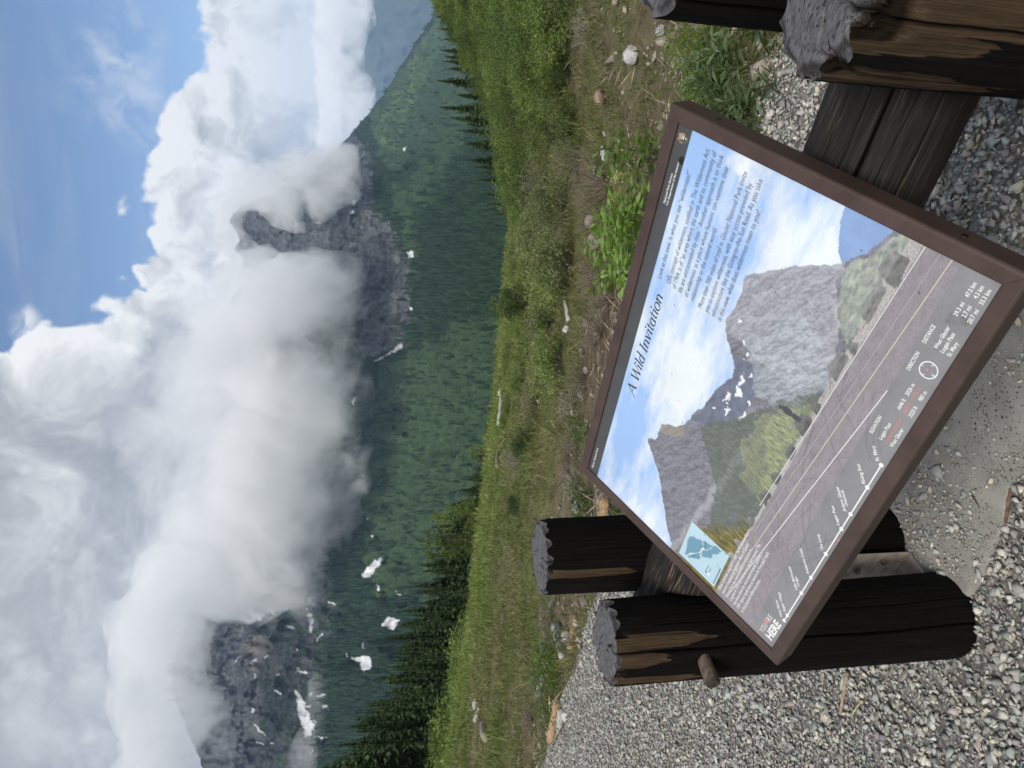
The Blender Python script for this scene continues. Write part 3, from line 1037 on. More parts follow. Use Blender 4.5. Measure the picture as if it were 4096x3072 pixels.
for (pc_, wd, dep, a0_, a1_) in ((math.radians(136), 0.020, 0.020, -1.0, 0.6), (math.radians(120), 0.012, 0.004, -2, 0.1), (math.radians(155), 0.010, 0.003, -2, 0.6), (math.radians(175), 0.010, 0.004, -1.3, 0.6), (math.radians(133), 0.012, 0.006, -1.9, -1.2), (math.radians(104), 0.010, 0.003, -0.9, 0.6)):
    wob = pc_ + 0.10 * fbm(np.stack([AV * 2.2, 0 * AV + pc_ * 3, 0 * AV], -1), 4)
    sh = np.exp(-((PV - wob) / wd) ** 2) * sstep(a0_, a0_ + 0.1, AV) * (1 - sstep(a1_ - 0.1, a1_, AV))
    Rr = Rr - dep * sh
    rcr = np.maximum(rcr, np.clip(sh * 1.8 - 0.6, 0, 1))
rv = np.stack([AV, 1.143 + Rr * np.cos(PV), 0.73 + Rr * np.sin(PV)], -1).reshape(-1, 3)
rf = [tuple(map(int, f)) for f in grid_faces(400, 120, wrap=True)]
rf += [tuple(i * 120 for i in range(399, -1, -1)), tuple(i * 120 + 119 for i in range(400))]
shifted(mesh_obj('rail', rv, rf, m_rail, fence, smooth=True, floats={'crack': rcr}), F0)


def tube(pts, rads, seg=8, cap=True):
    """round bar through points -> verts, faces"""
    pts = np.asarray(pts, float)
    n_ = len(pts)
    V_, F_ = [], []
    for i in range(n_):
        d = pts[min(i + 1, n_ - 1)] - pts[max(i - 1, 0)]
        d = d / (np.linalg.norm(d) + 1e-9)
        up = np.array([0, 0, 1.0]) if abs(d[2]) < 0.9 else np.array([1.0, 0, 0])
        s1 = np.cross(d, up)
        s1 /= np.linalg.norm(s1)
        s2 = np.cross(s1, d)
        for j in range(seg):
            t = 2 * math.pi * j / seg
            V_.append(pts[i] + rads[i] * (math.cos(t) * s1 + math.sin(t) * s2))
    for i in range(n_ - 1):
        for j in range(seg):
            F_.append((i * seg + j, i * seg + (j + 1) % seg, (i + 1) * seg + (j + 1) % seg, (i + 1) * seg + j))
    if cap:
        F_.append(tuple(range(seg - 1, -1, -1)))
        F_.append(tuple((n_ - 1) * seg + j for j in range(seg)))
    return V_, F_


# peg through the near left post, and its twin at the other end
m_bark = attr_material('peg_bark', 0.8, 0.2, 90, 0.5, 120, 0.8, 0.003)
for (pa, pz) in ((-1.652, 0.775),):
    dv, df = tube([(pa, 1.0, pz), (pa, 0.86, pz), (pa - 0.002, 0.83, pz - 0.002), (pa - 0.003, 0.814, pz - 0.003), (pa - 0.003, 0.811, pz - 0.003)], [0.018, 0.018, 0.019, 0.019, 0.017], 18)
    dc = np.tile([0.11, 0.085, 0.062], (len(dv), 1))
    dc[-36:] = [0.045, 0.038, 0.032]
    shifted(mesh_obj('peg', dv, df, m_bark, fence, cols=dc), F0)

# steel angle that ties the far left post to the footing
m_steel = attr_material('weathered_steel', 0.55, 0.4, 35, 0.4, 60, 0.3, 0.002)


def bar_box(lo, hi, bev=0.002):
    bm = bmesh.new()
    c = [(lo[i] + hi[i]) / 2 for i in range(3)]
    d = [hi[i] - lo[i] for i in range(3)]
    bmesh.ops.create_cube(bm, size=1.0, matrix=Matrix.Translation(c) @ Matrix.Diagonal((*d, 1)))
    if bev:
        bmesh.ops.bevel(bm, geom=bm.edges[:], offset=bev, segments=2, affect='EDGES', profile=0.6)
    v = [tuple(x.co) for x in bm.verts]
    f = [tuple(q.index for q in p.verts) for p in bm.faces]
    bm.free()
    return v, f


v, f = bar_box((-1.80, 1.152, 0.016), (-1.632, 1.160, 0.42), 0.0015)
br = shifted(mesh_obj('angle_bracket', v, f, m_steel, fence, cols=np.tile([0.42, 0.36, 0.30], (len(v), 1))), F0)
v, f = bar_box((-1.80, 1.02, 0.014), (-1.632, 1.1515, 0.023), 0.0015)
mesh_obj('base_flange', v, f, m_steel, br, cols=np.tile([0.30, 0.26, 0.22], (len(v), 1)))
for (ba, bn, bz, ax, rad_) in ((-1.66, 1.15, 0.10, 'n', 0.010), (-1.70, 1.15, 0.17, 'n', 0.010), (-1.66, 1.15, 0.27, 'n', 0.010), (-1.70, 1.15, 0.33, 'n', 0.010), (-1.705, 1.10, 0.023, 'z', 0.018)):
    if ax == 'n':
        v, f = tube([(ba, bn + 0.002, bz), (ba, bn - 0.009, bz)], [rad_, rad_], 6)
    else:
        v, f = tube([(ba, bn, bz), (ba, bn, bz + 0.016), (ba, bn, bz + 0.0161), (ba, bn, bz + 0.034)], [rad_, rad_, rad_ * 0.55, rad_ * 0.55], 6)
    mesh_obj('bolt', v, f, m_steel, br, cols=np.tile([0.16, 0.13, 0.11], (len(v), 1)))
# ------------------------------------------------------------------ interpretive sign
def cam2w(v):
    x, y, z = v
    return np.array([x, -y * SP + z * CP, -y * CP - z * SP])


sx_ax = cam2w((0.7705, 0.117, -0.632))
sy_ax = cam2w((0.5650, -0.581, 0.580))
sx_ax[2] = sx_ax[2] * 0.5
sx_ax /= np.linalg.norm(sx_ax)
sy_ax -= sx_ax * (sx_ax @ sy_ax)
sy_ax /= np.linalg.norm(sy_ax)
sz_ax = np.cross(sx_ax, sy_ax)
s_org = np.array([0, 0, HC]) + cam2w((-0.2155, 0.611, 1.272))      # middle of the lower edge
PW, PH_ = 0.914, 0.61
sign = empty('interpretive_sign', label='low tilted park sign with a mountain picture in a brown metal frame', cat='sign')
SM = Matrix(((sx_ax[0], sy_ax[0], sz_ax[0]), (sx_ax[1], sy_ax[1], sz_ax[1]), (sx_ax[2], sy_ax[2], sz_ax[2]))).to_4x4()
SM.translation = Vector(s_org)
# children are given in panel space: x right, y up the slope, z out of the face
def to_sign(o):
    o.matrix_parent_inverse = Matrix()
    o.matrix_basis = SIGN_REL
    return o


base_pt = P3(float(s_org @ np.array([EX, EY, 0])), 1.143, 0.84)
sign.location = tuple(base_pt)
SIGN_REL = Matrix.Translation(-Vector(base_pt)) @ SM

m_frame, N, b = material('brown_powder_coated_metal', 0.5, 0.25)
pos = N.n('ShaderNodeTexCoord').outputs['Object']
nz = N.noise(pos, 14, 6, 0.65)
scr = N.noise(pos, 220, 3, 0.6)
colr = N.ramp(nz, [(0.3, (0.050, 0.033, 0.028)), (0.7, (0.074, 0.050, 0.043))])
chip = N.mapr(N.noise(pos, 34, 5, 0.75), 0.72, 0.75)
colr = N.mix(chip, colr, (0.14, 0.115, 0.105))
N.link(colr, b.inputs['Base Color'])
N.link(N.mapr(nz, 0.3, 0.7, 0.42, 0.58), b.inputs['Roughness'])
bump(N, b, scr, 0.08, 0.001)

prof = [(0.0, -0.005), (0.0, 0.0035), (0.0012, 0.0052), (0.003, 0.006), (0.022, 0.006), (0.0252, 0.0052), (0.0274, 0.003), (0.028, 0.0), (0.028, -0.046), (0.026, -0.048), (0.0245, -0.048), (0.0245, -0.012), (0.0, -0.012)]
cor = [(-PW / 2, 0), (PW / 2, 0), (PW / 2, PH_), (-PW / 2, PH_)]
sgn = [(-1, -1), (1, -1), (1, 1), (-1, 1)]
for k in range(4):
    k2 = (k + 1) % 4
    vs, fs_ = [], []
    e_in = 0.00025                         # hairline at the mitre
    d = np.array(cor[k2]) - np.array(cor[k])
    d = d / np.linalg.norm(d)
    for (c, sg, e_) in ((cor[k], sgn[k], e_in), (cor[k2], sgn[k2], -e_in)):
        for (w_, h_) in prof:
            vs.append((c[0] + sg[0] * w_ + d[0] * e_, c[1] + sg[1] * w_ + d[1] * e_, h_))
    npf = len(prof)
    for j in range(npf):
        fs_.append((j, (j + 1) % npf, npf + (j + 1) % npf, npf + j))
    fs_ += [tuple(range(npf)), tuple(range(2 * npf - 1, npf - 1, -1))]
    to_sign(mesh_obj('frame_bar', vs, [f[::-1] for f in fs_], m_frame, sign))
# screws in the right-hand side and the backing tray
v, f = bar_box((-PW / 2 - 0.024, -0.024, -0.040), (PW / 2 + 0.024, PH_ + 0.024, -0.034), 0)
to_sign(mesh_obj('backing_tray', v, f, m_frame, sign))
m_dark, N, b = material('blackened_screw', 0.5, 0.4)
b.inputs['Base Color'].default_value = (0.008, 0.007, 0.007, 1)
for y_ in (0.08, 0.545):
    v, f = tube([(PW / 2 + 0.0265, y_, -0.020), (PW / 2 + 0.0292, y_, -0.020)], [0.0055, 0.0052], 12)
    to_sign(mesh_obj('screw', v, f, m_dark, sign))
# stub legs: the tray sits on two steel uprights standing on the rail
for la in (-0.30, 0.30):
    xw = P3(float(s_org @ np.array([EX, EY, 0])) + la, 1.143, 0)
    top_z = None
    # height of the tray underside above the rail
    rel = xw - s_org
    A3 = np.stack([sx_ax, sy_ax, np.array([0, 0, -1.0])], 1)
    sol = np.linalg.solve(A3, rel - sz_ax * -0.040)
    top_z = sol[2]
    L = Matrix.Rotation(RZ, 4, 'Z')
    v, f = bar_box((-0.03, -0.03, 0.832), (0.03, 0.03, float(top_z) - 0.014 if top_z > 0.86 else 0.93), 0.003)
    o = mesh_obj('support_leg', v, f, m_frame, sign)
    o.matrix_basis = Matrix.Translation(Vector(xw) - Vector(base_pt)) @ L

# printed face ------------------------------------------------------
GX, GY = 500, 334
px_ = np.linspace(0, PW, GX)
py_ = np.linspace(0, PH_, GY)
X, Y = np.meshgrid(px_, py_, indexing='ij')


def nz2(sx, sy, seed, o_=5, g_=0.55, ridged=False):
    return fbm(np.stack([X * sx, Y * sy, 0 * X + seed], -1), o_, g_, ridged=ridged)


_pwc = {}


def _pw(sc):
    if sc not in _pwc:
        _pwc[sc] = (nz2(sc, sc, 3.3, 3), nz2(sc, sc, 8.8, 3))
    return _pwc[sc]


def poly(pts, amp=0.0, sc=60):
    wx_ = X + (amp * _pw(sc)[0] if amp else 0)
    wy_ = Y + (amp * _pw(sc)[1] if amp else 0)
    return in_poly(wx_, wy_, pts)


def put(img, mask, c):
    m_ = np.asarray(mask, float)[..., None]
    return img * (1 - m_) + np.asarray(c) * m_


LB = np.array
skyc = LB([0.31, 0.47, 0.76])
cl = 0.8 * nz2(6, 17, 1.0, 6, 0.6) + 0.35 * nz2(3, 4, 6.0, 3)
glow = np.exp(-((X - 0.45) / 0.16) ** 2 - ((Y - 0.20) / 0.10) ** 2) + 0.9 * np.exp(-((X - 0.82) / 0.10) ** 2 - ((Y - 0.33) / 0.07) ** 2) + 0.6 * np.exp(-((X - 0.02) / 0.06) ** 2 - ((Y - 0.20) / 0.10) ** 2)
blue = np.exp(-((X - 0.24) / 0.09) ** 2 - ((Y - 0.10) / 0.06) ** 2) + np.exp(-((X - 0.87) / 0.10) ** 2 - ((Y - 0.08) / 0.08) ** 2)
cw = np.clip(0.34 + 1.25 * cl + 0.75 * glow - 0.55 * blue, 0, 1)
img = skyc[None, None] * (1 - cw[..., None]) + LB([0.70, 0.75, 0.765]) * cw[..., None]
img = put(img, 0.6 * np.clip(nz2(9, 9, 33, 5, 0.6) - 0.05, 0, 1) * np.exp(-((X - 0.87) / 0.05) ** 2 - ((Y - 0.16) / 0.05) ** 2) * 3, LB([0.9, 0.9, 0.9]))
# far blue hills at the right
far = poly([(0.80, 0.43), (0.828, 0.394), (0.845, 0.378), (0.858, 0.373), (0.872, 0.369), (0.886, 0.363), (0.90, 0.362), (0.93, 0.358), (0.93, 0.50), (0.80, 0.5)], 0.002)
img = put(img, far, LB([0.235, 0.34, 0.56]) * (1 + 0.15 * nz2(20, 20, 2))[..., None])
mt_l = [(-0.01, 0.303), (0.014, 0.302), (0.05, 0.272), (0.085, 0.255), (0.11, 0.238), (0.14, 0.222), (0.165, 0.206), (0.179, 0.195), (0.205, 0.168), (0.221, 0.150), (0.231, 0.147), (0.240, 0.155), (0.243, 0.166), (0.256, 0.170), (0.27, 0.168), (0.28, 0.170), (0.295, 0.171), (0.306, 0.182), (0.318, 0.204), (0.335, 0.222), (0.36, 0.232), (0.389, 0.238), (0.41, 0.252), (0.44, 0.258), (0.465, 0.264), (0.485, 0.272), (0.518, 0.288), (0.54, 0.285), (0.556, 0.274), (0.58, 0.252), (0.60, 0.238), (0.619, 0.231), (0.64, 0.238), (0.659, 0.242), (0.69, 0.242), (0.715, 0.237), (0.726, 0.242), (0.742, 0.268), (0.757, 0.285), (0.764, 0.296), (0.785, 0.322), (0.80, 0.345), (0.818, 0.378), (0.835, 0.398), (0.86, 0.42), (0.93, 0.455), (0.93, 0.52), (-0.01, 0.52)]
mtn_ = poly(mt_l, 0.0035, 90)
_u, _v = X * 0.86 + Y * 0.5, Y * 0.86 - X * 0.5
ry = 0.5 + 0.40 * nz2(26, 60, 4.0, 5, 0.6) + 0.75 * fbm(np.stack([_u * 55, _v * 210, 0 * X], -1), 4, 0.65) + 0.45 * fbm(np.stack([_u * 230, _v * 60, 0 * X + 9], -1), 3, 0.6)
_h = fbm(np.stack([_u * 15, _v * 26, 0 * X + 3], -1), 6, 0.62, ridged=True)
_gx, _gy = np.gradient(_h)
_sh = np.tanh(2.6 * (_gx * 1.0 - _gy * 0.55) / (np.std(_gx) + 1e-9) * 0.5)
ry = 0.5 + 0.7 * (ry - 0.5) + 0.28 * _sh
rockc = LB([0.205, 0.205, 0.235])[None, None] * np.clip(0.68 + 0.55 * ry, 0.35, 1.6)[..., None]
img = put(img, mtn_, rockc)
# greyer haze and light on the right-hand buttress, and the far blue face in the middle
img = put(img, (mtn_ & poly([(0.60, 0.22), (0.72, 0.23), (0.84, 0.39), (0.62, 0.47), (0.57, 0.40)], 0.02, 14)) * 0.55, LB([0.40, 0.41, 0.44]) * np.clip(0.35 + 1.3 * (0.30 + 0.45 * ry), 0.2, 1.9)[..., None])
img = put(img, (mtn_ & poly([(0.36, 0.235), (0.485, 0.27), (0.56, 0.27), (0.57, 0.33), (0.46, 0.35), (0.38, 0.28)], 0.012, 16)) * 0.7, LB([0.13, 0.155, 0.215]) * (1 + 0.5 * nz2(40, 70, 5))[..., None])
img = put(img, (mtn_ & poly([(0.52, 0.33), (0.62, 0.30), (0.72, 0.36), (0.66, 0.46), (0.50, 0.44)], 0.02, 16)) * 0.45, LB([0.38, 0.42, 0.45]) * (0.7 + 0.6 * ry)[..., None])
img = put(img, (mtn_ & poly([(0.27, 0.165), (0.30, 0.17), (0.335, 0.222), (0.31, 0.232), (0.285, 0.20)], 0.014, 40)) * 0.4, LB([0.36, 0.31, 0.20]))
_na, _nb = 1.6 * nz2(60, 60, 1, 4), 1.6 * nz2(60, 60, 2, 4)
for (sx0, sy0, sw, sh_) in ((0.445, 0.305, 0.014, 0.008), (0.47, 0.295, 0.02, 0.006), (0.50, 0.315, 0.012, 0.012), (0.525, 0.308, 0.014, 0.006), (0.455, 0.34, 0.016, 0.005), (0.49, 0.342, 0.008, 0.008), (0.545, 0.325, 0.008, 0.006), (0.58, 0.30, 0.014, 0.006), (0.60, 0.285, 0.010, 0.006), (0.63, 0.262, 0.012, 0.006), (0.43, 0.275, 0.006, 0.005)):
    img = put(img, mtn_ & (((X - sx0 + sw * _na) / sw) ** 2 + ((Y - sy0 + sh_ * _nb) / sh_) ** 2 < 0.45), LB([0.72, 0.74, 0.76]))
# pale band of scree and dark woods of the near slope
band = np.abs(Y - (0.335 + 0.17 * (X - 0.15) + 0.012 * nz2(18, 18, 4)))
img = put(img, mtn_ * (X < 0.40) * sstep(0.013, 0.004, band) * 0.55, LB([0.40, 0.40, 0.42]))
wood = poly([(0.10, 0.44), (0.14, 0.37), (0.25, 0.35), (0.32, 0.30), (0.36, 0.262), (0.40, 0.285), (0.43, 0.325), (0.477, 0.356), (0.53, 0.39), (0.575, 0.425), (0.61, 0.463), (0.10, 0.463)], 0.008, 40)
wt = 0.5 + 0.9 * nz2(240, 60, 3, 4, 0.6)
img = put(img, wood * np.clip(0.35 + wt * 0.6, 0.2, 0.95), LB([0.10, 0.125, 0.085]))
gr_ = poly([(0.30, 0.46), (0.33, 0.43), (0.38, 0.42), (0.43, 0.395), (0.475, 0.385), (0.52, 0.41), (0.57, 0.44), (0.61, 0.463)], 0.030, 26)
img = put(img, gr_ * np.clip(0.12 + 0.55 * wt, 0, 0.75), LB([0.34, 0.37, 0.19]) * np.clip(0.5 + wt * 0.8, 0.35, 1.4)[..., None])
gr2 = poly([(0.70, 0.463), (0.75, 0.42), (0.82, 0.40), (0.87, 0.43), (0.92, 0.46), (0.92, 0.475)], 0.01, 30)
img = put(img, (mtn_ & poly([(0.33, 0.40), (0.40, 0.36), (0.47, 0.37), (0.53, 0.42), (0.56, 0.46), (0.30, 0.46)], 0.03, 22)) * np.clip(-0.1 + 0.7 * wt, 0, 0.6), LB([0.38, 0.41, 0.21]))
img = put(img, gr2 * np.clip(0.35 + 0.6 * nz2(60, 140, 6, 4), 0.1, 0.8), LB([0.50, 0.58, 0.42]))
# larches at the lower left
saw = np.abs(((X * 130 + 0.35 * nz2(25, 4, 2)) % 1) - 0.5) * 2
trees = (Y > 0.315 + 0.05 * saw + 0.02 * nz2(30, 3, 5) + 0.9 * np.clip(X - 0.11, 0, 1)) & (X < 0.19) & (Y < 0.455)
trees |= (Y > 0.405 + 0.035 * saw + 0.35 * (X - 0.19)) & (X >= 0.11) & (X < 0.25) & (Y < 0.46)
img = put(img, trees, LB([0.28, 0.245, 0.085]) * np.clip(0.6 + 0.8 * nz2(170, 40, 4, 4), 0.3, 1.7)[..., None])
# road with verge, walls and lines
def edge_y(x):
    return np.interp(x, [0, 0.12, 0.33, 0.61, 0.84, 0.92], [0.447, 0.447, 0.456, 0.461, 0.468, 0.471])
verge = (Y > edge_y(X)) & (Y <= edge_y(X) + 0.02)
road = Y > edge_y(X) - 0.001
roadc = LB([0.27, 0.245, 0.262])[None, None] * (1 + 0.16 * nz2(40, 90, 6, 4) + 0.25 * nz2(300, 300, 2, 3))[..., None]
img = put(img, road, roadc)
img = put(img, road & (Y < np.interp(X, [0, 0.26, 0.62, 0.914], [0.44, 0.458, 0.474, 0.493])) , LB([0.40, 0.385, 0.375]) * (1 + 0.6 * nz2(320, 320, 9, 3))[..., None])
_nw = nz2(70, 120, 8, 4)
for (x0, x1, y0, y1, c) in ((0.835, 0.888, 0.448, 0.487, 0.22), (0.762, 0.83, 0.452, 0.476, 0.25), (0.70, 0.724, 0.458, 0.478, 0.22), (0.64, 0.696, 0.446, 0.472, 0.22), (0.56, 0.585, 0.448, 0.468, 0.18), (0.505, 0.55, 0.437, 0.466, 0.17), (0.44, 0.475, 0.445, 0.464, 0.16), (0.37, 0.40, 0.442, 0.462, 0.15), (0.31, 0.345, 0.438, 0.46, 0.15), (0.235, 0.262, 0.436, 0.455, 0.2), (0.165, 0.185, 0.432, 0.45, 0.3), (0.12, 0.14, 0.432, 0.447, 0.36)):
    mk = poly([(x0, y1), (x0 + 0.004, y0 + 0.3 * (y1 - y0)), (x0 + 0.3 * (x1 - x0), y0), (x1 - 0.004, y0 + 0.2 * (y1 - y0)), (x1, y1 - 0.15 * (y1 - y0)), (x1 - 0.006, y1)], 0.002, 60)
    img = put(img, mk, LB([c, c, c * 0.97]) * (1 + 0.5 * _nw - 0.9 * (Y > (y0 + y1) / 2) * 0.25)[..., None])
# little figure on the wall
for (cx, cy_, ax_, ay_) in ((0.529, 0.401, 0.004, 0.005), (0.530, 0.416, 0.0075, 0.013), (0.527, 0.436, 0.0032, 0.013), (0.532, 0.436, 0.0032, 0.013)):
    img = put(img, ((X - cx) / ax_) ** 2 + ((Y - cy_) / ay_) ** 2 < 1, LB([0.075, 0.075, 0.085]))
# route band at the foot
bnd = Y > 0.5505
bandc = LB([0.225, 0.228, 0.232])[None, None] * (1 + 0.2 * nz2(14, 14, 12, 5))[..., None]
img = put(img, bnd * 0.86, bandc)
# map inset
mp_ = (X > 0.0105) & (X < 0.1235) & (Y > 0.3275) & (Y < 0.438)
img = put(img, mp_, LB([0.44, 0.60, 0.68]))
park = poly([(0.024, 0.342), (0.075, 0.335), (0.088, 0.342), (0.096, 0.36), (0.104, 0.372), (0.11, 0.392), (0.118, 0.402), (0.119, 0.420), (0.10, 0.414), (0.092, 0.402), (0.078, 0.405), (0.07, 0.398), (0.06, 0.384), (0.045, 0.38), (0.035, 0.368), (0.024, 0.356)], 0.004, 70)
img = put(img, park, LB([0.15, 0.30, 0.39]))
img = put(img, park & (np.abs(Y - (0.352 + 0.55 * (X - 0.03) + 0.010 * nz2(40, 40, 3))) < 0.0012), LB([0.7, 0.75, 0.78]))
img = put(img, park & (np.abs(Y - (0.39 - 0.40 * (X - 0.04) + 0.016 * nz2(40, 40, 7))) < 0.0013), LB([0.72, 0.76, 0.78]))
img = put(img, park & (np.abs(Y - (0.362 + 0.2 * (X - 0.03) + 0.02 * nz2(30, 30, 9))) < 0.0007), LB([0.05, 0.12, 0.17]))
for (kx, ky, kc) in ((0.030, 0.406, (0.15, 0.30, 0.39)), (0.030, 0.414, (0.75, 0.78, 0.8))):
    img = put(img, (np.abs(X - kx) < 0.003) & (np.abs(Y - ky) < 0.0025), LB(kc))
# weathering: scuffs, rubbed dirt and knife scratches
g3 = np.random.default_rng(5)
img = img * (1 + 0.10 * nz2(7, 7, 40, 5))[..., None]
dirty = np.clip(nz2(22, 22, 51, 6, 0.65) - 0.18, 0, 1) * np.exp(-((X - 0.86) / 0.07) ** 2 - ((Y - 0.585) / 0.02) ** 2) * 2.2
img = put(img, np.clip(dirty, 0, 0.7), LB([0.06, 0.06, 0.06]))
for _ in range(70):
    c0 = np.array([g3.uniform(0.05, 0.75), g3.uniform(0.44, 0.60)])
    an = g3.uniform(-1.2, 0.6)
    ln = g3.uniform(0.02, 0.16)
    d0 = np.array([math.cos(an), math.sin(an)])
    u_ = (X - c0[0]) * d0[0] + (Y - c0[1]) * d0[1]
    w_ = -(X - c0[0]) * d0[1] + (Y - c0[1]) * d0[0] + g3.uniform(-3, 3) * u_ ** 2
    img = put(img, (np.abs(u_) < ln / 2) * sstep(0.0011, 0.0004, np.abs(w_)) * g3.uniform(0.15, 0.5), LB([0.07, 0.07, 0.075]))
for _ in range(45):
    cx, cy_ = g3.uniform(0.03, 0.9), g3.uniform(0.06, 0.6)
    img = put(img, ((X - cx) ** 2 + (Y - cy_) ** 2 < g3.uniform(0.0006, 0.0016) ** 2), LB([0.08, 0.08, 0.08]))
# header band
hd = Y < 0.0335
hdc = LB([0.070, 0.072, 0.074])[None, None] * (1 + 0.15 * nz2(20, 20, 3))[..., None]
img = put(img, hd, hdc)
img = put(img, hd & ((X - 0.853) ** 2 + (Y - 0.029) ** 2 < 0.008 ** 2), LB([0.02, 0.02, 0.02]))
img = np.clip(img * 0.92, 0.01, 0.92)

m_print, N, b = material('printed_panel_face', 0.34, 0.3)
a_ = N.attr('col').outputs['Color']
pos = N.n('ShaderNodeTexCoord').outputs['Object']
N.link(N.vmath('SCALE', a_, N.mapr(N.noise(pos, 260, 4, 0.7), 0.3, 0.7, 0.93, 1.07)), b.inputs['Base Color'])
N.link(N.mapr(N.noise(pos, 9, 5, 0.65), 0.3, 0.7, 0.28, 0.45), b.inputs['Roughness'])
pvv = np.stack([X - PW / 2, PH_ - Y, 0 * X], -1).reshape(-1, 3)
panel = to_sign(mesh_obj('printed_panel', pvv, grid_faces(GX, GY)[:, ::-1], m_print, sign, cols=img.reshape(-1, 3)))


def flat_mat(name, c, rough=0.35):
    m_, N_, b_ = material(name, rough, 0.25)
    p_ = N_.n('ShaderNodeTexCoord').outputs['Object']
    N_.link(N_.mix(N_.mapr(N_.noise(p_, 150, 3, 0.6), 0.62, 0.72, 0, 0.35), tuple(c), tuple(x * 0.55 for x in c)), b_.inputs['Base Color'])
    return m_


INK_W, INK_G, INK_R, INK_D = flat_mat('white_ink', (0.70, 0.70, 0.68)), flat_mat('grey_ink', (0.045, 0.047, 0.055)), flat_mat('red_ink', (0.66, 0.24, 0.22)), flat_mat('dark_map_ink', (0.04, 0.09, 0.12))
LIFT = 0.0006


_queue = []


def lettering(s_, x0, y0, x1, size, mat, shear=0.0, bold=0.0, place=None, name='lettering', z=0.0):
    """queue a printed line whose baseline runs from (x0, y0) to x1 (metres from the panel's top left)"""
    cu = bpy.data.curves.new(name, 'FONT')
    cu.body = s_
    cu.size = size
    cu.shear = shear
    cu.offset = bold
    cu.resolution_u = 2
    ob = bpy.data.objects.new(name, cu)
    COL.objects.link(ob)
    _queue.append((ob, cu, x0, y0, x1, mat, place, name, z))


def set_type():
    """turn all queued lines into flat meshes on the panel"""
    dg_ = bpy.context.evaluated_depsgraph_get()
    done = [bpy.data.meshes.new_from_object(q[0].evaluated_get(dg_)) for q in _queue]
    for (ob, cu, x0, y0, x1, mat, place, name, z), me_ in zip(_queue, done):
        bpy.data.objects.remove(ob)
        bpy.data.curves.remove(cu)
        n_ = len(me_.vertices)
        co_ = np.empty(n_ * 3, np.float32)
        me_.vertices.foreach_get('co', co_)
        co_ = co_.reshape(-1, 3)
        k_ = (x1 - x0) / max(co_[:, 0].max() - co_[:, 0].min(), 1e-6)
        co_[:, 0] = (co_[:, 0] - co_[:, 0].min()) * k_ + x0 - PW / 2
        co_[:, 1] = co_[:, 1] + PH_ - y0
        co_[:, 2] = LIFT + z
        me_.vertices.foreach_set('co', co_.ravel())
        me_.materials.clear()
        me_.materials.append(mat)
        me_.name = name
        o_ = bpy.data.objects.new(name, me_)
        COL.objects.link(o_)
        o_.parent = panel
        if place is not None:
            o_.matrix_basis = place
    _queue.clear()


BS = 0.0165
for (s_, x0, y0, x1) in (
        ('Look at this view. Is what you see \u201cwilderness?\u201d', 0.611, 0.0575, 0.843),
        ('One concept of wilderness, codified in The Wilderness Act', 0.613, 0.0835, 0.895),
        ('of 1964, is of \u201can area where the earth and its community of', 0.611, 0.0995, 0.897),
        ('life are untrammeled by man.\u201d Another approach is to think', 0.611, 0.1165, 0.897),
        ('of wilderness as a place where humans can examine their', 0.611, 0.1335, 0.884),
        ('relationship to the natural world.', 0.611, 0.150, 0.771),
        ('More than 700 miles of trail in Glacier National Park invite', 0.608, 0.173, 0.890),
        ('you to explore wilderness, with easy access provided by', 0.608, 0.190, 0.876),
        ('infrastructure like the Going-to-the-Sun Road. As you take', 0.609, 0.2065, 0.890),
        ('in this view, what does wilderness mean to you?', 0.609, 0.2235, 0.840)):
    lettering(s_, x0, y0, x1, BS, INK_G, 0.06, -0.0001)
for k, (s_, x1) in enumerate((('Official wilderness designation under The Wilderness Act', 0.216), ('requires Congressional legislation. Most of Glacier', 0.195), ('National Park was recommended as wilderness to', 0.188), ('Congress in 1974, but a bill has not yet been enacted. The', 0.216), ('map above shows the most recent proposal, amended in', 0.203), ('1999. Visitors hardly have to venture far from park roads', 0.214), ('to find proposed wilderness areas.', 0.136))):
    lettering(s_, 0.016, 0.4545 + 0.01115 * k, x1, 0.0106, INK_W, 0.05, 0.00010)
lettering('National Park Service', 0.761, 0.0165, 0.822, 0.0072, INK_W, 0.0, 0.00012)
lettering('U.S. Department of the Interior', 0.760, 0.0245, 0.848, 0.0072, INK_W, 0.0, 0.00012)
lettering('Glacier National Park', 0.012, 0.014, 0.085, 0.0072, INK_W, 0.0, 0.0001)
lettering('YOU', 0.015, 0.5795, 0.044, 0.0165, INK_W)
lettering('RE', 0.0585, 0.5795, 0.076, 0.0165, INK_W)
lettering('HERE', 0.0165, 0.601, 0.0775, 0.024, INK_W, 0.0, 0.0009)
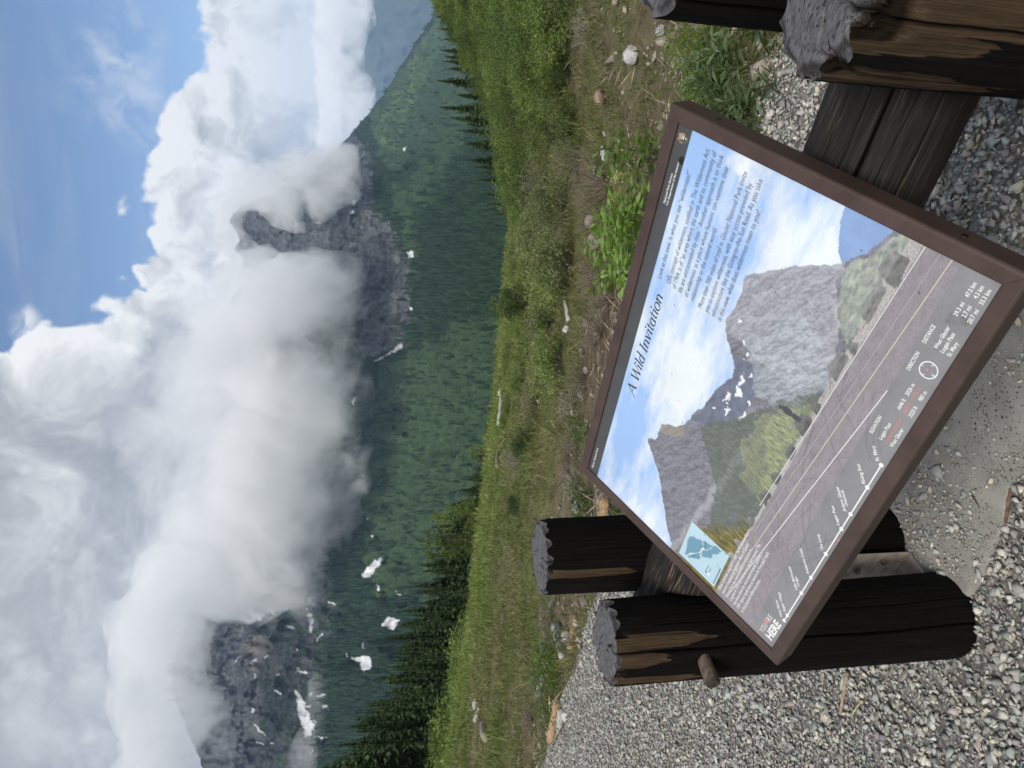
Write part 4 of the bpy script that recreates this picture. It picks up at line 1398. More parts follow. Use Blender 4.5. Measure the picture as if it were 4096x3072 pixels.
for (s_, x0, y0, x1, mt_) in (
        ('ELEVATION', 0.596, 0.564, 0.633, INK_W), ('Logan Pass', 0.596, 0.5815, 0.632, INK_W), ('Current Location', 0.596, 0.592, 0.650, INK_R), ('West Glacier', 0.596, 0.602, 0.637, INK_W),
        ('6646 ft', 0.663, 0.5815, 0.684, INK_W), ('2026 m', 0.692, 0.5815, 0.715, INK_W), ('5825 ft', 0.663, 0.592, 0.684, INK_R), ('1775 m', 0.692, 0.592, 0.715, INK_R), ('3225 ft', 0.663, 0.602, 0.684, INK_W), ('983 m', 0.696, 0.602, 0.715, INK_W),
        ('DIRECTION', 0.731, 0.564, 0.765, INK_W), ('DISTANCE', 0.783, 0.564, 0.815, INK_W), ('West Glacier', 0.784, 0.582, 0.824, INK_W), ('Logan Pass', 0.784, 0.5925, 0.819, INK_W), ('St. Mary', 0.784, 0.603, 0.809, INK_W),
        ('29.3 mi', 0.843, 0.582, 0.866, INK_W), ('2.7 mi', 0.847, 0.5925, 0.866, INK_W), ('20.7 mi', 0.843, 0.603, 0.866, INK_W), ('47.2 km', 0.875, 0.582, 0.899, INK_W), ('4.3 km', 0.879, 0.5925, 0.899, INK_W), ('33.3 km', 0.875, 0.603, 0.899, INK_W)):
    lettering(s_, x0, y0, x1, 0.0090, mt_, 0.0, 0.00018 if mt_ is INK_W else 0.0)


def strip(pts, w, mat, name='printed_line', closed=False, parent=None):
    """flat inked line of constant width through panel points"""
    pts = [np.array((p[0] - PW / 2, PH_ - p[1])) for p in pts]
    n_ = len(pts)
    vs, fs_ = [], []
    for i in range(n_):
        a = pts[(i - 1) % n_] if closed else pts[max(i - 1, 0)]
        c = pts[(i + 1) % n_] if closed else pts[min(i + 1, n_ - 1)]
        d = c - a
        d = d / (np.linalg.norm(d) + 1e-12)
        nn = np.array((-d[1], d[0]))
        vs += [(*(pts[i] + nn * w / 2), LIFT), (*(pts[i] - nn * w / 2), LIFT)]
    for i in range(n_ if closed else n_ - 1):
        j = (i + 1) % n_
        fs_.append((2 * i, 2 * i + 1, 2 * j + 1, 2 * j))
    return mesh_obj(name, vs, fs_, mat, panel)


def disc(x, y, r, mat, name, z=LIFT, n_=16, sx=1.0):
    vs = [(x - PW / 2 + r * sx * math.cos(2 * math.pi * k / n_), PH_ - y + r * math.sin(2 * math.pi * k / n_), z) for k in range(n_)]
    return mesh_obj(name, vs, [tuple(range(n_))], mat, panel)


INK_L, INK_Y, INK_S = flat_mat('road_line_white', (0.60, 0.60, 0.60)), flat_mat('road_line_yellow', (0.46, 0.42, 0.36)), flat_mat('road_seam', (0.36, 0.345, 0.355))
strip([(0.30, 0.449), (0.914, 0.4965)], 0.0014, INK_L, 'road_line')
strip([(0.03, 0.446), (0.914, 0.52)], 0.0010, INK_S, 'road_line')
strip([(0.03, 0.4625), (0.914, 0.538)], 0.0020, INK_Y, 'road_line')
strip([(0.03, 0.4755), (0.68, 0.5502)], 0.0018, INK_L, 'road_line')
strip([(0.094, 0.6012), (0.555, 0.6012)], 0.0026, INK_W, 'route_line')
for x_ in (0.094, 0.113, 0.191, 0.242, 0.316, 0.389, 0.430, 0.500, 0.555):
    disc(x_, 0.6012, 0.0042, INK_W, 'route_stop', LIFT + 0.0002)
ang45 = math.radians(43)


def slanted(s_, x, y, ln):
    lettering(s_, PW / 2, PH_, PW / 2 + ln, 0.0092, INK_W, 0.0, 0.0002, Matrix.Translation((x - PW / 2, PH_ - y, 0)) @ Matrix.Rotation(ang45, 4, 'Z'))


for (s_, x, y, ln) in (('West Glacier', 0.098, 0.5955, 0.040), ('Apgar Village', 0.117, 0.5955, 0.044), ('Lake McDonald', 0.190, 0.5925, 0.050), ('Lodge', 0.202, 0.592, 0.020), ('Avalanche Creek', 0.246, 0.5955, 0.054), ('The Loop', 0.320, 0.5955, 0.033), ('Logan Pass', 0.393, 0.5955, 0.038), ('Jackson Glacier', 0.428, 0.5925, 0.048), ('Overlook', 0.441, 0.591, 0.031), ('Rising Sun', 0.504, 0.5955, 0.036), ('St. Mary', 0.559, 0.5955, 0.028)):
    slanted(s_, x, y, ln)


def arrowhead(x, y, sz, mat):
    vs = [(x - PW / 2, PH_ - y + sz, LIFT), (x - PW / 2 + sz * 0.62, PH_ - y - sz * 0.55, LIFT), (x - PW / 2, PH_ - y - sz * 0.2, LIFT), (x - PW / 2 - sz * 0.62, PH_ - y - sz * 0.55, LIFT)]
    mesh_obj('location_arrow', vs, [(0, 3, 2, 1)], mat, panel)


arrowhead(0.0515, 0.5735, 0.0105, INK_R)
arrowhead(0.363, 0.6078, 0.0042, INK_R)
arrowhead(0.748, 0.5855, 0.0036, INK_R)
strip([(0.748 + 0.0135 * math.cos(t), 0.5868 + 0.0135 * math.sin(t)) for t in np.linspace(0, 2 * math.pi, 41)[:-1]], 0.0019, INK_W, 'compass_ring', True)
for (s_, x, y) in (('N', 0.7565, 0.5905), ('E', 0.7435, 0.5985), ('S', 0.7355, 0.5855), ('W', 0.748, 0.5785)):
    lettering(s_, x, y, x + 0.0035, 0.0062, INK_W)

# arrowhead emblem of the park service: brown field, tree, mountain, bison
EM_B, EM_G, EM_W = flat_mat('emblem_brown', (0.30, 0.19, 0.105)), flat_mat('emblem_green', (0.05, 0.10, 0.065)), flat_mat('emblem_white', (0.66, 0.66, 0.64))


def shape(pts, mat, z, name):
    vs = [(x - PW / 2, PH_ - y, LIFT + z) for x, y in pts]
    return mesh_obj(name, vs, [tuple(range(len(vs) - 1, -1, -1))], mat, panel)


ex, ey = 0.8915, 0.0175
K = 0.0125
shape([(ex + K * a_x, ey + K * a_y) for a_x, a_y in ((-0.55, -1.0), (0.0, -0.86), (0.55, -1.0), (0.52, -0.62), (0.72, -0.5), (0.78, -0.05), (0.6, 0.45), (0.32, 0.85), (0.03, 1.06), (-0.3, 0.82), (-0.6, 0.42), (-0.78, -0.1), (-0.72, -0.52), (-0.5, -0.62))], EM_B, 0.0, 'emblem')
shape([(ex + K * a_x, ey + K * a_y) for a_x, a_y in ((-0.66, 0.28), (-0.2, 0.2), (0.64, 0.26), (0.32, 0.78), (0.03, 0.97), (-0.3, 0.75))], EM_G, 0.0002, 'emblem_meadow')
shape([(ex + K * a_x, ey + K * a_y) for a_x, a_y in ((-0.58, 0.3), (-0.5, -0.5), (-0.42, -0.72), (-0.33, -0.5), (-0.2, 0.3))], EM_G, 0.0003, 'emblem_tree')
shape([(ex + K * a_x, ey + K * a_y) for a_x, a_y in ((-0.15, 0.2), (0.05, -0.05), (0.2, -0.02), (0.42, 0.12), (0.58, 0.22))], EM_W, 0.0003, 'emblem_mountain')
shape([(ex + K * a_x, ey + K * a_y) for a_x, a_y in ((-0.02, 0.72), (0.0, 0.55), (0.14, 0.48), (0.3, 0.55), (0.3, 0.72), (0.2, 0.66), (0.08, 0.66))], EM_W, 0.0004, 'emblem_bison')
for k, s_ in enumerate(('NATIONAL', 'PARK', 'SERVICE')):
    lettering(s_, ex - K * 0.1, ey - K * (0.5 - 0.22 * k), ex + K * (0.55 if k != 1 else 0.3), K * 0.24, EM_W, z=0.0004)

set_type()

# title in an old-style italic, cut stroke by stroke
def glyph(ch):
    """list of (points, widths) strokes and the advance, cap height 1"""
    T_, t_ = 0.125, 0.05

    def arc(cx, cy, rx, ry, a0, a1, n=14):
        return [(cx + rx * math.cos(math.radians(a0 + (a1 - a0) * i / n)), cy + ry * math.sin(math.radians(a0 + (a1 - a0) * i / n))) for i in range(n + 1)]

    def bow(pts, wmin=t_, wmax=T_):
        ws = []
        for i in range(len(pts)):
            p0, p1 = pts[max(i - 1, 0)], pts[min(i + 1, len(pts) - 1)]
            dx_, dy_ = p1[0] - p0[0], p1[1] - p0[1]
            v_ = abs(dy_) / (math.hypot(dx_, dy_) + 1e-9)
            ws.append(wmin + (wmax - wmin) * v_ ** 1.5)
        return (pts, ws)

    def ser(x, y, w=0.26):
        return ([(x - w / 2, y), (x + w / 2, y)], [0.04, 0.04])
    x = 0.62
    if ch == 'A':
        return [([(0.02, 0.02), (0.46, 1.0)], [t_, t_]), ([(0.46, 1.02), (0.84, 0.02)], [T_ * 1.1, T_ * 1.1]), ([(0.17, 0.35), (0.68, 0.35)], [t_, t_]), ser(0.02, 0.02), ser(0.86, 0.02, 0.3)], 0.98
    if ch == 'W':
        return [([(0.10, 0.98), (0.36, 0.0)], [T_, T_]), ([(0.36, 0.0), (0.66, 0.98)], [t_, t_]), ([(0.62, 0.98), (0.88, 0.0)], [T_, T_]), ([(0.88, 0.0), (1.2, 0.98)], [t_, t_]), ser(0.10, 0.98), ser(0.62, 0.98), ser(1.2, 0.98, 0.22)], 1.2
    if ch == 'I':
        return [([(0.2, 0.02), (0.2, 0.98)], [T_ * 1.1] * 2), ser(0.2, 0.02, 0.34), ser(0.2, 0.98, 0.34)], 0.42
    if ch == 'i':
        return [([(0.14, 0.02), (0.14, x)], [T_] * 2), ([(0.02, x - 0.04), (0.14, x)], [0.04, 0.06]), ([(0.14, 0.03), (0.26, 0.06)], [0.06, 0.04]), ([(0.14, 0.83), (0.14, 0.96)], [0.13, 0.13])], 0.31
    if ch == 'l':
        return [([(0.14, 0.02), (0.14, 1.06)], [T_] * 2), ([(0.01, 1.03), (0.14, 1.06)], [0.04, 0.06]), ([(0.14, 0.03), (0.26, 0.06)], [0.06, 0.04])], 0.31
    if ch == 'd':
        return [bow(arc(0.30, 0.31, 0.24, 0.31, 40, 330)), ([(0.50, 0.02), (0.50, 1.06)], [T_] * 2), ([(0.37, 1.03), (0.5, 1.06)], [0.04, 0.06]), ([(0.5, 0.03), (0.62, 0.07)], [0.06, 0.04])], 0.66
    if ch == 'n':
        return [([(0.13, 0.0), (0.13, x)], [T_] * 2), ([(0.01, x - 0.05), (0.13, x)], [0.04, 0.06]), bow(arc(0.33, 0.38, 0.19, 0.24, 165, 0)), ([(0.52, 0.40), (0.52, 0.02)], [T_] * 2), ([(0.52, 0.03), (0.64, 0.07)], [0.06, 0.04])], 0.68
    if ch == 'v':
        return [([(0.1, x), (0.28, 0.0)], [T_] * 2), ([(0.28, 0.0), (0.50, x)], [t_] * 2), ser(0.1, x, 0.22), ser(0.5, x, 0.18)], 0.58
    if ch == 't':
        return [([(0.16, 0.86), (0.16, 0.12), (0.22, 0.03), (0.36, 0.08)], [0.07, T_, 0.09, 0.04]), ([(0.02, x), (0.36, x)], [t_] * 2)], 0.40
    if ch == 'a':
        return [bow(arc(0.29, 0.31, 0.23, 0.31, 50, 330)), ([(0.48, 0.02), (0.48, x)], [T_] * 2), ([(0.48, 0.03), (0.60, 0.07)], [0.06, 0.04])], 0.63
    if ch == 'o':
        return [bow(arc(0.31, 0.31, 0.25, 0.32, 0, 360, 24))], 0.64
    return [], 0.36


tv_, tf_ = [], []
pen = 0.0
for ch in 'A Wild Invitation':
    st, adv = glyph(ch)
    for pts, ws in st:
        b0 = len(tv_)
        pts = [np.array(p, float) for p in pts]
        for i, p in enumerate(pts):
            d = pts[min(i + 1, len(pts) - 1)] - pts[max(i - 1, 0)]
            d /= np.linalg.norm(d) + 1e-9
            nn = np.array((-d[1], d[0]))
            for sgn_ in (1, -1):
                q_ = p + nn * ws[i] / 2 * sgn_
                tv_.append((pen + q_[0] + 0.2 * q_[1], q_[1]))
        for i in range(len(pts) - 1):
            tf_.append((b0 + 2 * i, b0 + 2 * i + 1, b0 + 2 * i + 3, b0 + 2 * i + 2))
    pen += adv
tv_ = np.array(tv_)
tv_[:, 0] = (tv_[:, 0] - tv_[:, 0].min()) / (tv_[:, 0].max() - tv_[:, 0].min()) * (0.578 - 0.302) + 0.302 - PW / 2
tv_[:, 1] = tv_[:, 1] * 0.0255 + PH_ - 0.0757
mesh_obj('title_lettering', np.column_stack([tv_, np.full(len(tv_), LIFT)]), tf_, INK_G, panel)
# the map's small captions, too small to read
for k in range(2):
    strip([(0.036, 0.4055 + 0.008 * k), (0.052, 0.4055 + 0.008 * k)], 0.0012, INK_D, 'map_caption')
strip([(0.018, 0.4335), (0.074, 0.4335)], 0.0018, INK_D, 'map_caption')
# ------------------------------------------------------------------ footing and gravel
pad_poly = [(-1.95, 0.97), (-1.6, 0.945), (-1.337, 0.985), (-1.19, 1.06), (-1.02, 0.90), (-0.72, 1.08), (-0.74, 1.40), (-0.80, 1.62), (-1.95, 1.62)]
ga = np.linspace(-2.05, -0.62, 150)
gn_ = np.linspace(0.82, 1.72, 95)
GA, GN = np.meshgrid(ga, gn_, indexing='ij')
jit = 0.03 * fbm(np.stack([GA * 9, GN * 9, 0 * GA], -1), 4)
ins = np.zeros(GA.shape)
for dx_, dn_ in ((0, 0), (0.018, 0), (-0.018, 0), (0, 0.018), (0, -0.018), (0.01, 0.01), (-0.01, -0.01)):
    ins = ins + in_poly(GA + jit + dx_, GN + jit + dn_, pad_poly)
ins /= 7
pz = -0.035 + 0.047 * sstep(0.0, 0.75, ins) + 0.004 * fbm(np.stack([GA * 5, GN * 5, 0 * GA], -1), 3)
m_pad, N, b = material('worn_concrete', 0.9, 0.15)
pos = N.n('ShaderNodeNewGeometry').outputs['Position']
c = N.ramp(N.noise(pos, 12, 7, 0.65), [(0.3, (0.20, 0.192, 0.172)), (0.6, (0.28, 0.27, 0.243)), (0.8, (0.33, 0.318, 0.288))])
grit = N.math('MULTIPLY', N.mapr(N.noise(pos, 170, 3, 0.7), 0.56, 0.62), N.mapr(N.noise(pos, 11, 4, 0.6), 0.42, 0.6))
c = N.mix(grit, c, (0.045, 0.042, 0.04))
N.link(c, b.inputs['Base Color'])
bump(N, b, N.noise(pos, 90, 6, 0.7), 0.4, 0.003)
pw = np.stack([GA * EX + GN * NX, GA * EY + GN * NY, pz], -1).reshape(-1, 3)
tag(mesh_obj('concrete_footing', pw, grid_faces(150, 95), m_pad, smooth=True), kind='structure')

rs = np.random.default_rng(42)


def rock_templates(n_, pts_, seed):
    g_ = np.random.default_rng(seed)
    out = []
    for _ in range(n_):
        bm = bmesh.new()
        p_ = g_.normal(size=(pts_, 3))
        p_ /= np.linalg.norm(p_, axis=1)[:, None]
        p_ *= g_.uniform(0.72, 1.0, (pts_, 1))
        for q_ in p_:
            bm.verts.new(q_)
        r_ = bmesh.ops.convex_hull(bm, input=bm.verts[:])
        bmesh.ops.triangulate(bm, faces=bm.faces[:])
        bad = [v_ for v_ in bm.verts if not v_.link_faces]
        bmesh.ops.delete(bm, geom=bad, context='VERTS')
        bm.verts.index_update()
        out.append((np.array([tuple(v_.co) for v_ in bm.verts]), np.array([[v_.index for v_ in f_.verts] for f_ in bm.faces])))
        bm.free()
    return out


def rot_mats(n_, g_, tilt):
    """random spins with limited tilt"""
    a_ = g_.uniform(0, 2 * math.pi, n_)
    b_ = g_.normal(0, tilt, n_)
    c_ = g_.normal(0, tilt, n_)
    ca, sa, cb, sb, cc, sc = np.cos(a_), np.sin(a_), np.cos(b_), np.sin(b_), np.cos(c_), np.sin(c_)
    Rz = np.zeros((n_, 3, 3)); Rz[:, 0, 0] = ca; Rz[:, 0, 1] = -sa; Rz[:, 1, 0] = sa; Rz[:, 1, 1] = ca; Rz[:, 2, 2] = 1
    Rx = np.zeros((n_, 3, 3)); Rx[:, 0, 0] = 1; Rx[:, 1, 1] = cb; Rx[:, 1, 2] = -sb; Rx[:, 2, 1] = sb; Rx[:, 2, 2] = cb
    Ry = np.zeros((n_, 3, 3)); Ry[:, 1, 1] = 1; Ry[:, 0, 0] = cc; Ry[:, 0, 2] = sc; Ry[:, 2, 0] = -sc; Ry[:, 2, 2] = cc
    return Rz @ Rx @ Ry


def scatter(name, P_, sizes, cols_, templates, mat, tilt=0.25, flat=(1.0, 0.75, 0.5), sink=0.25, kind='stuff'):
    n_ = len(P_)
    which = rs.integers(0, len(templates), n_)
    VV, FF, CC = [], [], []
    off = 0
    for k, (tv0, tf0) in enumerate(templates):
        id_ = np.nonzero(which == k)[0]
        if not len(id_):
            continue
        R_ = rot_mats(len(id_), rs, tilt)
        sc_ = sizes[id_][:, None] * np.array(flat) * rs.uniform(0.75, 1.3, (len(id_), 3))
        v_ = np.einsum('nij,nkj->nki', R_, tv0[None] * sc_[:, None, :])
        v_ = v_ + P_[id_][:, None, :] + np.stack([0 * sizes[id_], 0 * sizes[id_], sizes[id_] * flat[2] * (1 - 2 * sink)], -1)[:, None, :]
        VV.append(v_.reshape(-1, 3))
        FF.append((tf0[None] + (np.arange(len(id_)) * len(tv0))[:, None, None] + off).reshape(-1, 3))
        CC.append(np.repeat(cols_[id_], len(tv0), 0))
        off += len(id_) * len(tv0)
    return tag(mesh_obj(name, np.concatenate(VV), np.concatenate(FF), mat, cols=np.concatenate(CC)), kind=kind)


def project(P_):
    d_ = np.asarray(P_, float) - np.array([0, 0, HC])
    zc = d_[..., 1] * CP - d_[..., 2] * SP
    yc = -d_[..., 1] * SP - d_[..., 2] * CP
    zc = np.where(zc > 0.05, zc, 0.05)
    return (2048 + FPX * yc / zc) * 2212 / 4096, (1536 - FPX * d_[..., 0] / zc) * 2212 / 4096


pal = np.array([(0.15, 0.155, 0.155), (0.21, 0.215, 0.21), (0.10, 0.105, 0.11), (0.26, 0.255, 0.235), (0.165, 0.185, 0.175), (0.19, 0.165, 0.16), (0.34, 0.31, 0.245), (0.30, 0.30, 0.295), (0.13, 0.118, 0.118), (0.24, 0.21, 0.175)])
palw = np.array([0.17, 0.18, 0.10, 0.12, 0.11, 0.08, 0.07, 0.09, 0.05, 0.03])


def stone_cols(n_):
    c_ = pal[rs.choice(len(pal), n_, p=palw / palw.sum())]
    return (0.72 * c_ + 0.28 * np.array([0.205, 0.2, 0.19])) * rs.uniform(0.8, 1.22, (n_, 1)) * rs.uniform(0.95, 1.05, (n_, 3)) * np.array([1.72, 1.70, 1.60])


m_stone = attr_material('gravel_stone', 0.85, 0.2, 160, 0.22, 300, 0.25, 0.002)
SA = rs.uniform(-7.5, 3.2, 170000)
SN = rs.uniform(0.15, 3.15, 170000)
sxw, syw = SA * EX + SN * NX, SA * EY + SN * NY
rr2 = np.hypot(sxw, syw)
qx, qy = project(np.stack([sxw, syw, 0 * sxw], -1))
keep = (syw > 0.4) & (qx > 1100) & (qx < 2330) & (qy > -120) & (qy < 1790)
edge_n = 2.95 + 0.14 * fbm(np.stack([sxw * 1.2, syw * 1.2, 0 * sxw], -1), 3)
keep &= SN < edge_n
padin = in_poly(SA + 0.12 * fbm(np.stack([SA * 7, SN * 7, 0 * SA + 3], -1), 3), SN + 0.05 * fbm(np.stack([SA * 7, SN * 7, 0 * SA + 9], -1), 3), pad_poly)
padpile = fbm(np.stack([SA * 6, SN * 6, 0 * SA + 21], -1), 3) > 0.12
pr = rs.random(170000)
onpad = padin & ~(padpile & (SA > -1.5) & (pr < 0.45)) & (pr > 0.07)
pile = ((SA + 1.48) / 0.21) ** 2 + ((SN - 1.18) / 0.17) ** 2 < rs.uniform(0.3, 1.25, 170000)
onpad &= ~pile
keep &= ~onpad
for (pa, pn) in ((-1.675, 0.972), (-1.715, 1.247), (-0.15, 0.972), (-0.155, 1.247)):
    keep &= np.hypot(SA - pa, SN - pn) > 0.112
idx = np.nonzero(keep)[0]
dens = np.where(rr2[idx] < 3.3, 1.0, 0.85)
idx = idx[rs.random(len(idx)) < dens]
siz = np.exp(rs.normal(math.log(0.0098), 0.42, len(idx))).clip(0.004, 0.036)
siz = np.where(padin[idx], siz * rs.uniform(0.45, 1.05, len(idx)), siz)
gz_ = ground_z(sxw[idx], syw[idx])
gz_ = np.where(padin[idx], 0.013, gz_)
PP = np.stack([sxw[idx], syw[idx], gz_ + rs.uniform(0, 0.008, len(idx)) * (~padin[idx])], -1)
print('stones', len(idx))
scatter('gravel', PP, siz, stone_cols(len(idx)), rock_templates(14, 10, 5), m_stone, 0.45, (1.0, 0.80, 0.5), 0.25)
# dark grit lying on the footing
ng = 5200
GA2, GN2 = rs.uniform(-1.8, -0.7, ng), rs.uniform(0.82, 1.6, ng)
gk = (fbm(np.stack([GA2 * 8, GN2 * 8, 0 * GA2 + 2], -1), 3) > -0.05)
GA2, GN2 = GA2[gk], GN2[gk]
scatter('grit', np.stack([GA2 * EX + GN2 * NX, GA2 * EY + GN2 * NY, 0 * GA2 + 0.012], -1), rs.uniform(0.0015, 0.0045, len(GA2)), np.tile([0.07, 0.065, 0.062], (len(GA2), 1)) * rs.uniform(0.6, 1.8, (len(GA2), 1)), rock_templates(4, 8, 8), m_stone, 0.5)

# ------------------------------------------------------------------ loose things
def rock(name, x, y, w_px, h_px, colr, seed, label, cat='rock', rz=None, deep=0.8, group=None, up=0.0):
    """a boulder whose foot is seen at pixel x, y; its width and height come from the photo"""
    p_ = ground_hit(x, y)
    if p_ is None:
        return
    k = float(np.linalg.norm(p_ - [0, 0, HC])) / 1571
    g_ = np.random.default_rng(seed)
    bm = bmesh.new()
    bmesh.ops.create_icosphere(bm, subdivisions=3, radius=1.0)
    co_ = np.array([tuple(v_.co) for v_ in bm.verts])
    # chop with random planes for flat faces
    for _ in range(9):
        nn = g_.normal(size=3)
        nn /= np.linalg.norm(nn)
        d_ = g_.uniform(0.55, 0.85)
        s_ = co_ @ nn - d_
        co_ = co_ - np.clip(s_, 0, None)[:, None] * nn
    co_ = co_ * (1 + 0.05 * fbm(co_ * 3 + seed, 4))[:, None]
    co_ = co_ / np.abs(co_).max(0)
    co_[:, 2] = np.maximum(co_[:, 2], -0.5)
    sc_ = np.array([w_px * k / 2, w_px * k / 2 * deep, h_px * k * 0.68])
    co_ = co_ * sc_
    a_ = g_.uniform(-0.4, 0.4) if rz is None else rz
    ca, sa = math.cos(a_), math.sin(a_)
    co_ = np.stack([co_[:, 0] * ca - co_[:, 1] * sa, co_[:, 0] * sa + co_[:, 1] * ca, co_[:, 2] + h_px * k * 0.3], -1)
    fs_ = [tuple(v_.index for v_ in f_.verts) for f_ in bm.faces]
    bm.free()
    o_ = mesh_obj(name, co_, fs_, m_rock, smooth=False, cols=np.tile(colr, (len(co_), 1)) * g_.uniform(0.9, 1.1, (len(co_), 1)))
    o_.location = tuple(p_ + np.array([0, 0, up]))
    return tag(o_, label, cat, group)


m_rock = attr_material('boulder', 0.9, 0.15, 9, 0.3, 25, 0.8, 0.02)
GREYR, PALE, TAN = (0.27, 0.265, 0.255), (0.50, 0.50, 0.49), (0.26, 0.20, 0.15)
rock('rock', 1372, 118, 40, 26, PALE, 3, 'large pale boulder in the grass in front of the right-hand rear post')
rock('rock', 1306, 210, 34, 22, TAN, 5, 'brown boulder in rough grass up the slope from the pale boulder')
rock('rock', 1288, 478, 32, 26, (0.24, 0.20, 0.175), 8, 'upper grey brown rock on the bare earth bank, right of the dead branches')
rock('rock', 1300, 520, 42, 30, (0.22, 0.185, 0.16), 9, 'wide grey brown rock lying lowest on the bare earth bank')
rock('rock', 1352, 590, 44, 20, (0.28, 0.26, 0.23), 11, 'flat grey rock half hidden behind the leafy plant above the sign')
rock('rock', 1362, 640, 30, 16, (0.27, 0.25, 0.22), 12, 'small tan rock next to the sign top edge, beside the leafy plant')
rock('rock', 1227, 711, 18, 12, PALE, 14, 'small white rock in the middle of the meadow above the sign')
rock('rock', 1084, 848, 22, 9, PALE, 15, 'flat white rock on the far lip of the meadow')
rock('rock', 1168, 868, 12, 8, PALE, 16, 'white stone in the grass above the sign title')
rock('rock', 1030, 1520, 30, 9, (0.42, 0.43, 0.45), 17, 'pale slab lying in the grass at the far left of the meadow', deep=0.3)
rock('rock', 1432, 66, 26, 16, (0.34, 0.34, 0.35), 18, 'grey rock touching the cut top of the right-hand rear post')
rock('rock', 1228, 1378, 30, 16, (0.42, 0.41, 0.40), 19, 'pale grey rock at the gravel edge by the left posts')
rock('rock', 1248, 1345, 16, 10, (0.46, 0.44, 0.41), 20, 'small white rock between the left pair of posts')
rock('rock', 1224, 1548, 20, 11, (0.46, 0.45, 0.44), 23, 'pale rock at the left end of the gravel edge')
rock('rock', 1248, 1095, 34, 14, (0.43, 0.41, 0.39), 24, 'pale rock beside the low plant left of the sign corner')
for k, (x, y, w_, h_) in enumerate(((1270, 700, 22, 12), (1262, 760, 26, 12), (1268, 800, 18, 10), (1290, 725, 20, 10), (1256, 850, 24, 12), (1240, 890, 16, 9))):
    rock('rock', x, y, w_, h_, (0.20 + 0.02 * k, 0.18 + 0.02 * k, 0.16 + 0.02 * k), 40 + k, 'small grey rock in the line of stones along the bare earth bank', group='stones along the bare earth bank')


def log_between(name, x0, y0, x1, y1, r, colr, label, cat='log', taper=0.7, seed=0, lift=0.6, seg=10, group=None):
    p0, p1 = ground_hit(x0, y0), ground_hit(x1, y1)
    if p0 is None or p1 is None:
        return
    g_ = np.random.default_rng(seed)
    n_ = 9
    t_ = np.linspace(0, 1, n_)[:, None]
    pts = p0 * (1 - t_) + p1 * t_ + g_.normal(0, r * 0.22, (n_, 3)) * np.array([1, 1, 0.4])
    pts[:, 2] = np.maximum(pts[:, 2], ground_z(pts[:, 0], pts[:, 1])) + r * lift
    rad_ = r * np.linspace(1, taper, n_) * g_.uniform(0.88, 1.12, n_)
    v_, f_ = tube(pts - pts[0], rad_, seg)
    c_ = np.tile(colr, (len(v_), 1)) * g_.uniform(0.8, 1.2, (len(v_), 1))
    o_ = mesh_obj(name, v_, f_, m_drift, smooth=True, cols=c_)
    o_.location = tuple(pts[0])
    return tag(o_, label, cat, group)


m_drift = attr_material('driftwood', 0.85, 0.15, 60, 0.4, 90, 0.7, 0.006)
SILV, ORNG, BRWN = (0.40, 0.375, 0.35), (0.34, 0.23, 0.14), (0.14, 0.10, 0.07)
log_between('driftwood_log', 1196, 1600, 1212, 1510, 0.045, ORNG, 'orange brown driftwood pole at the left end of the gravel edge', seed=1)
log_between('driftwood_log', 1216, 1575, 1218, 1530, 0.04, SILV, 'short pale log beside the orange driftwood pole', seed=2)
log_between('driftwood_log', 1166, 1500, 1180, 1460, 0.04, SILV, 'white broken branch stub standing out of the left tuft', seed=3)
log_between('driftwood_log', 1207, 1352, 1222, 1420, 0.05, SILV, 'bleached branched log behind the left pair of posts', seed=4)
log_between('driftwood_log', 1240, 1400, 1248, 1330, 0.035, ORNG, 'thin peeled stick between bleached log and left front post', seed=5)
log_between('driftwood_log', 1324, 1085, 1318, 1135, 0.06, (0.30, 0.20, 0.11), 'rotten orange log lying behind the left rear post', seed=6)
log_between('driftwood_log', 1340, 1075, 1336, 1140, 0.05, (0.03, 0.026, 0.024), 'charred black log next to the rotten orange log', seed=16)
log_between('driftwood_log', 1499, 84, 1512, 135, 0.05, BRWN, 'stubby barked log in the grass left of the right posts', seed=7)
log_between('driftwood_log', 1056, 1590, 1048, 1562, 0.07, (0.30, 0.25, 0.19), 'thick cut log lying in the left meadow', seed=8, taper=0.95)
log_between('driftwood_log', 1030, 1555, 1038, 1530, 0.05, SILV, 'grey pole in the grass near the pale slab', seed=9)
log_between('driftwood_log', 1082, 915, 1086, 850, 0.07, SILV, 'long grey log along the far lip of the meadow', seed=10)
log_between('driftwood_log', 1078, 1010, 1082, 940, 0.05, (0.28, 0.22, 0.17), 'brown pole along the far lip of the meadow', seed=11)
log_between('driftwood_log', 1298, 385, 1290, 360, 0.035, PALE, 'bleached stick pointing up from the dead branches', seed=12)
log_between('driftwood_log', 1310, 345, 1306, 318, 0.03, PALE, 'short white stick to the right of dead branches', seed=13)
log_between('driftwood_log', 1225, 1020, 1240, 1035, 0.03, (0.3, 0.22, 0.16), 'forked brown branch in the meadow left of the sign', seed=14)
log_between('driftwood_log', 1232, 690, 1222, 640, 0.03, SILV, 'thin grey branch lying above the bare earth bank', seed=15)
log_between('driftwood_log', 1546, 300, 1570, 330, 0.008, SILV, 'pale curved stick on the gravel by the right tuft', seed=21, lift=1.0)
log_between('driftwood_log', 1666, 262, 1676, 238, 0.016, (0.48, 0.45, 0.41), 'white stick on the gravel by the right front post', seed=22, lift=0.8)
log_between('dry_stalk', 1838, 1452, 1822, 1538, 0.0075, (0.30, 0.24, 0.17), 'dry brown stalk lying on the gravel left of the front post', 'stalk', 0.8, 31, 1.6)
log_between('dry_stalk', 1846, 1545, 1868, 1512, 0.003, (0.42, 0.36, 0.16), 'short straw yellow stalk beside the dry brown stalk', 'stalk', 0.8, 32, 4.0)
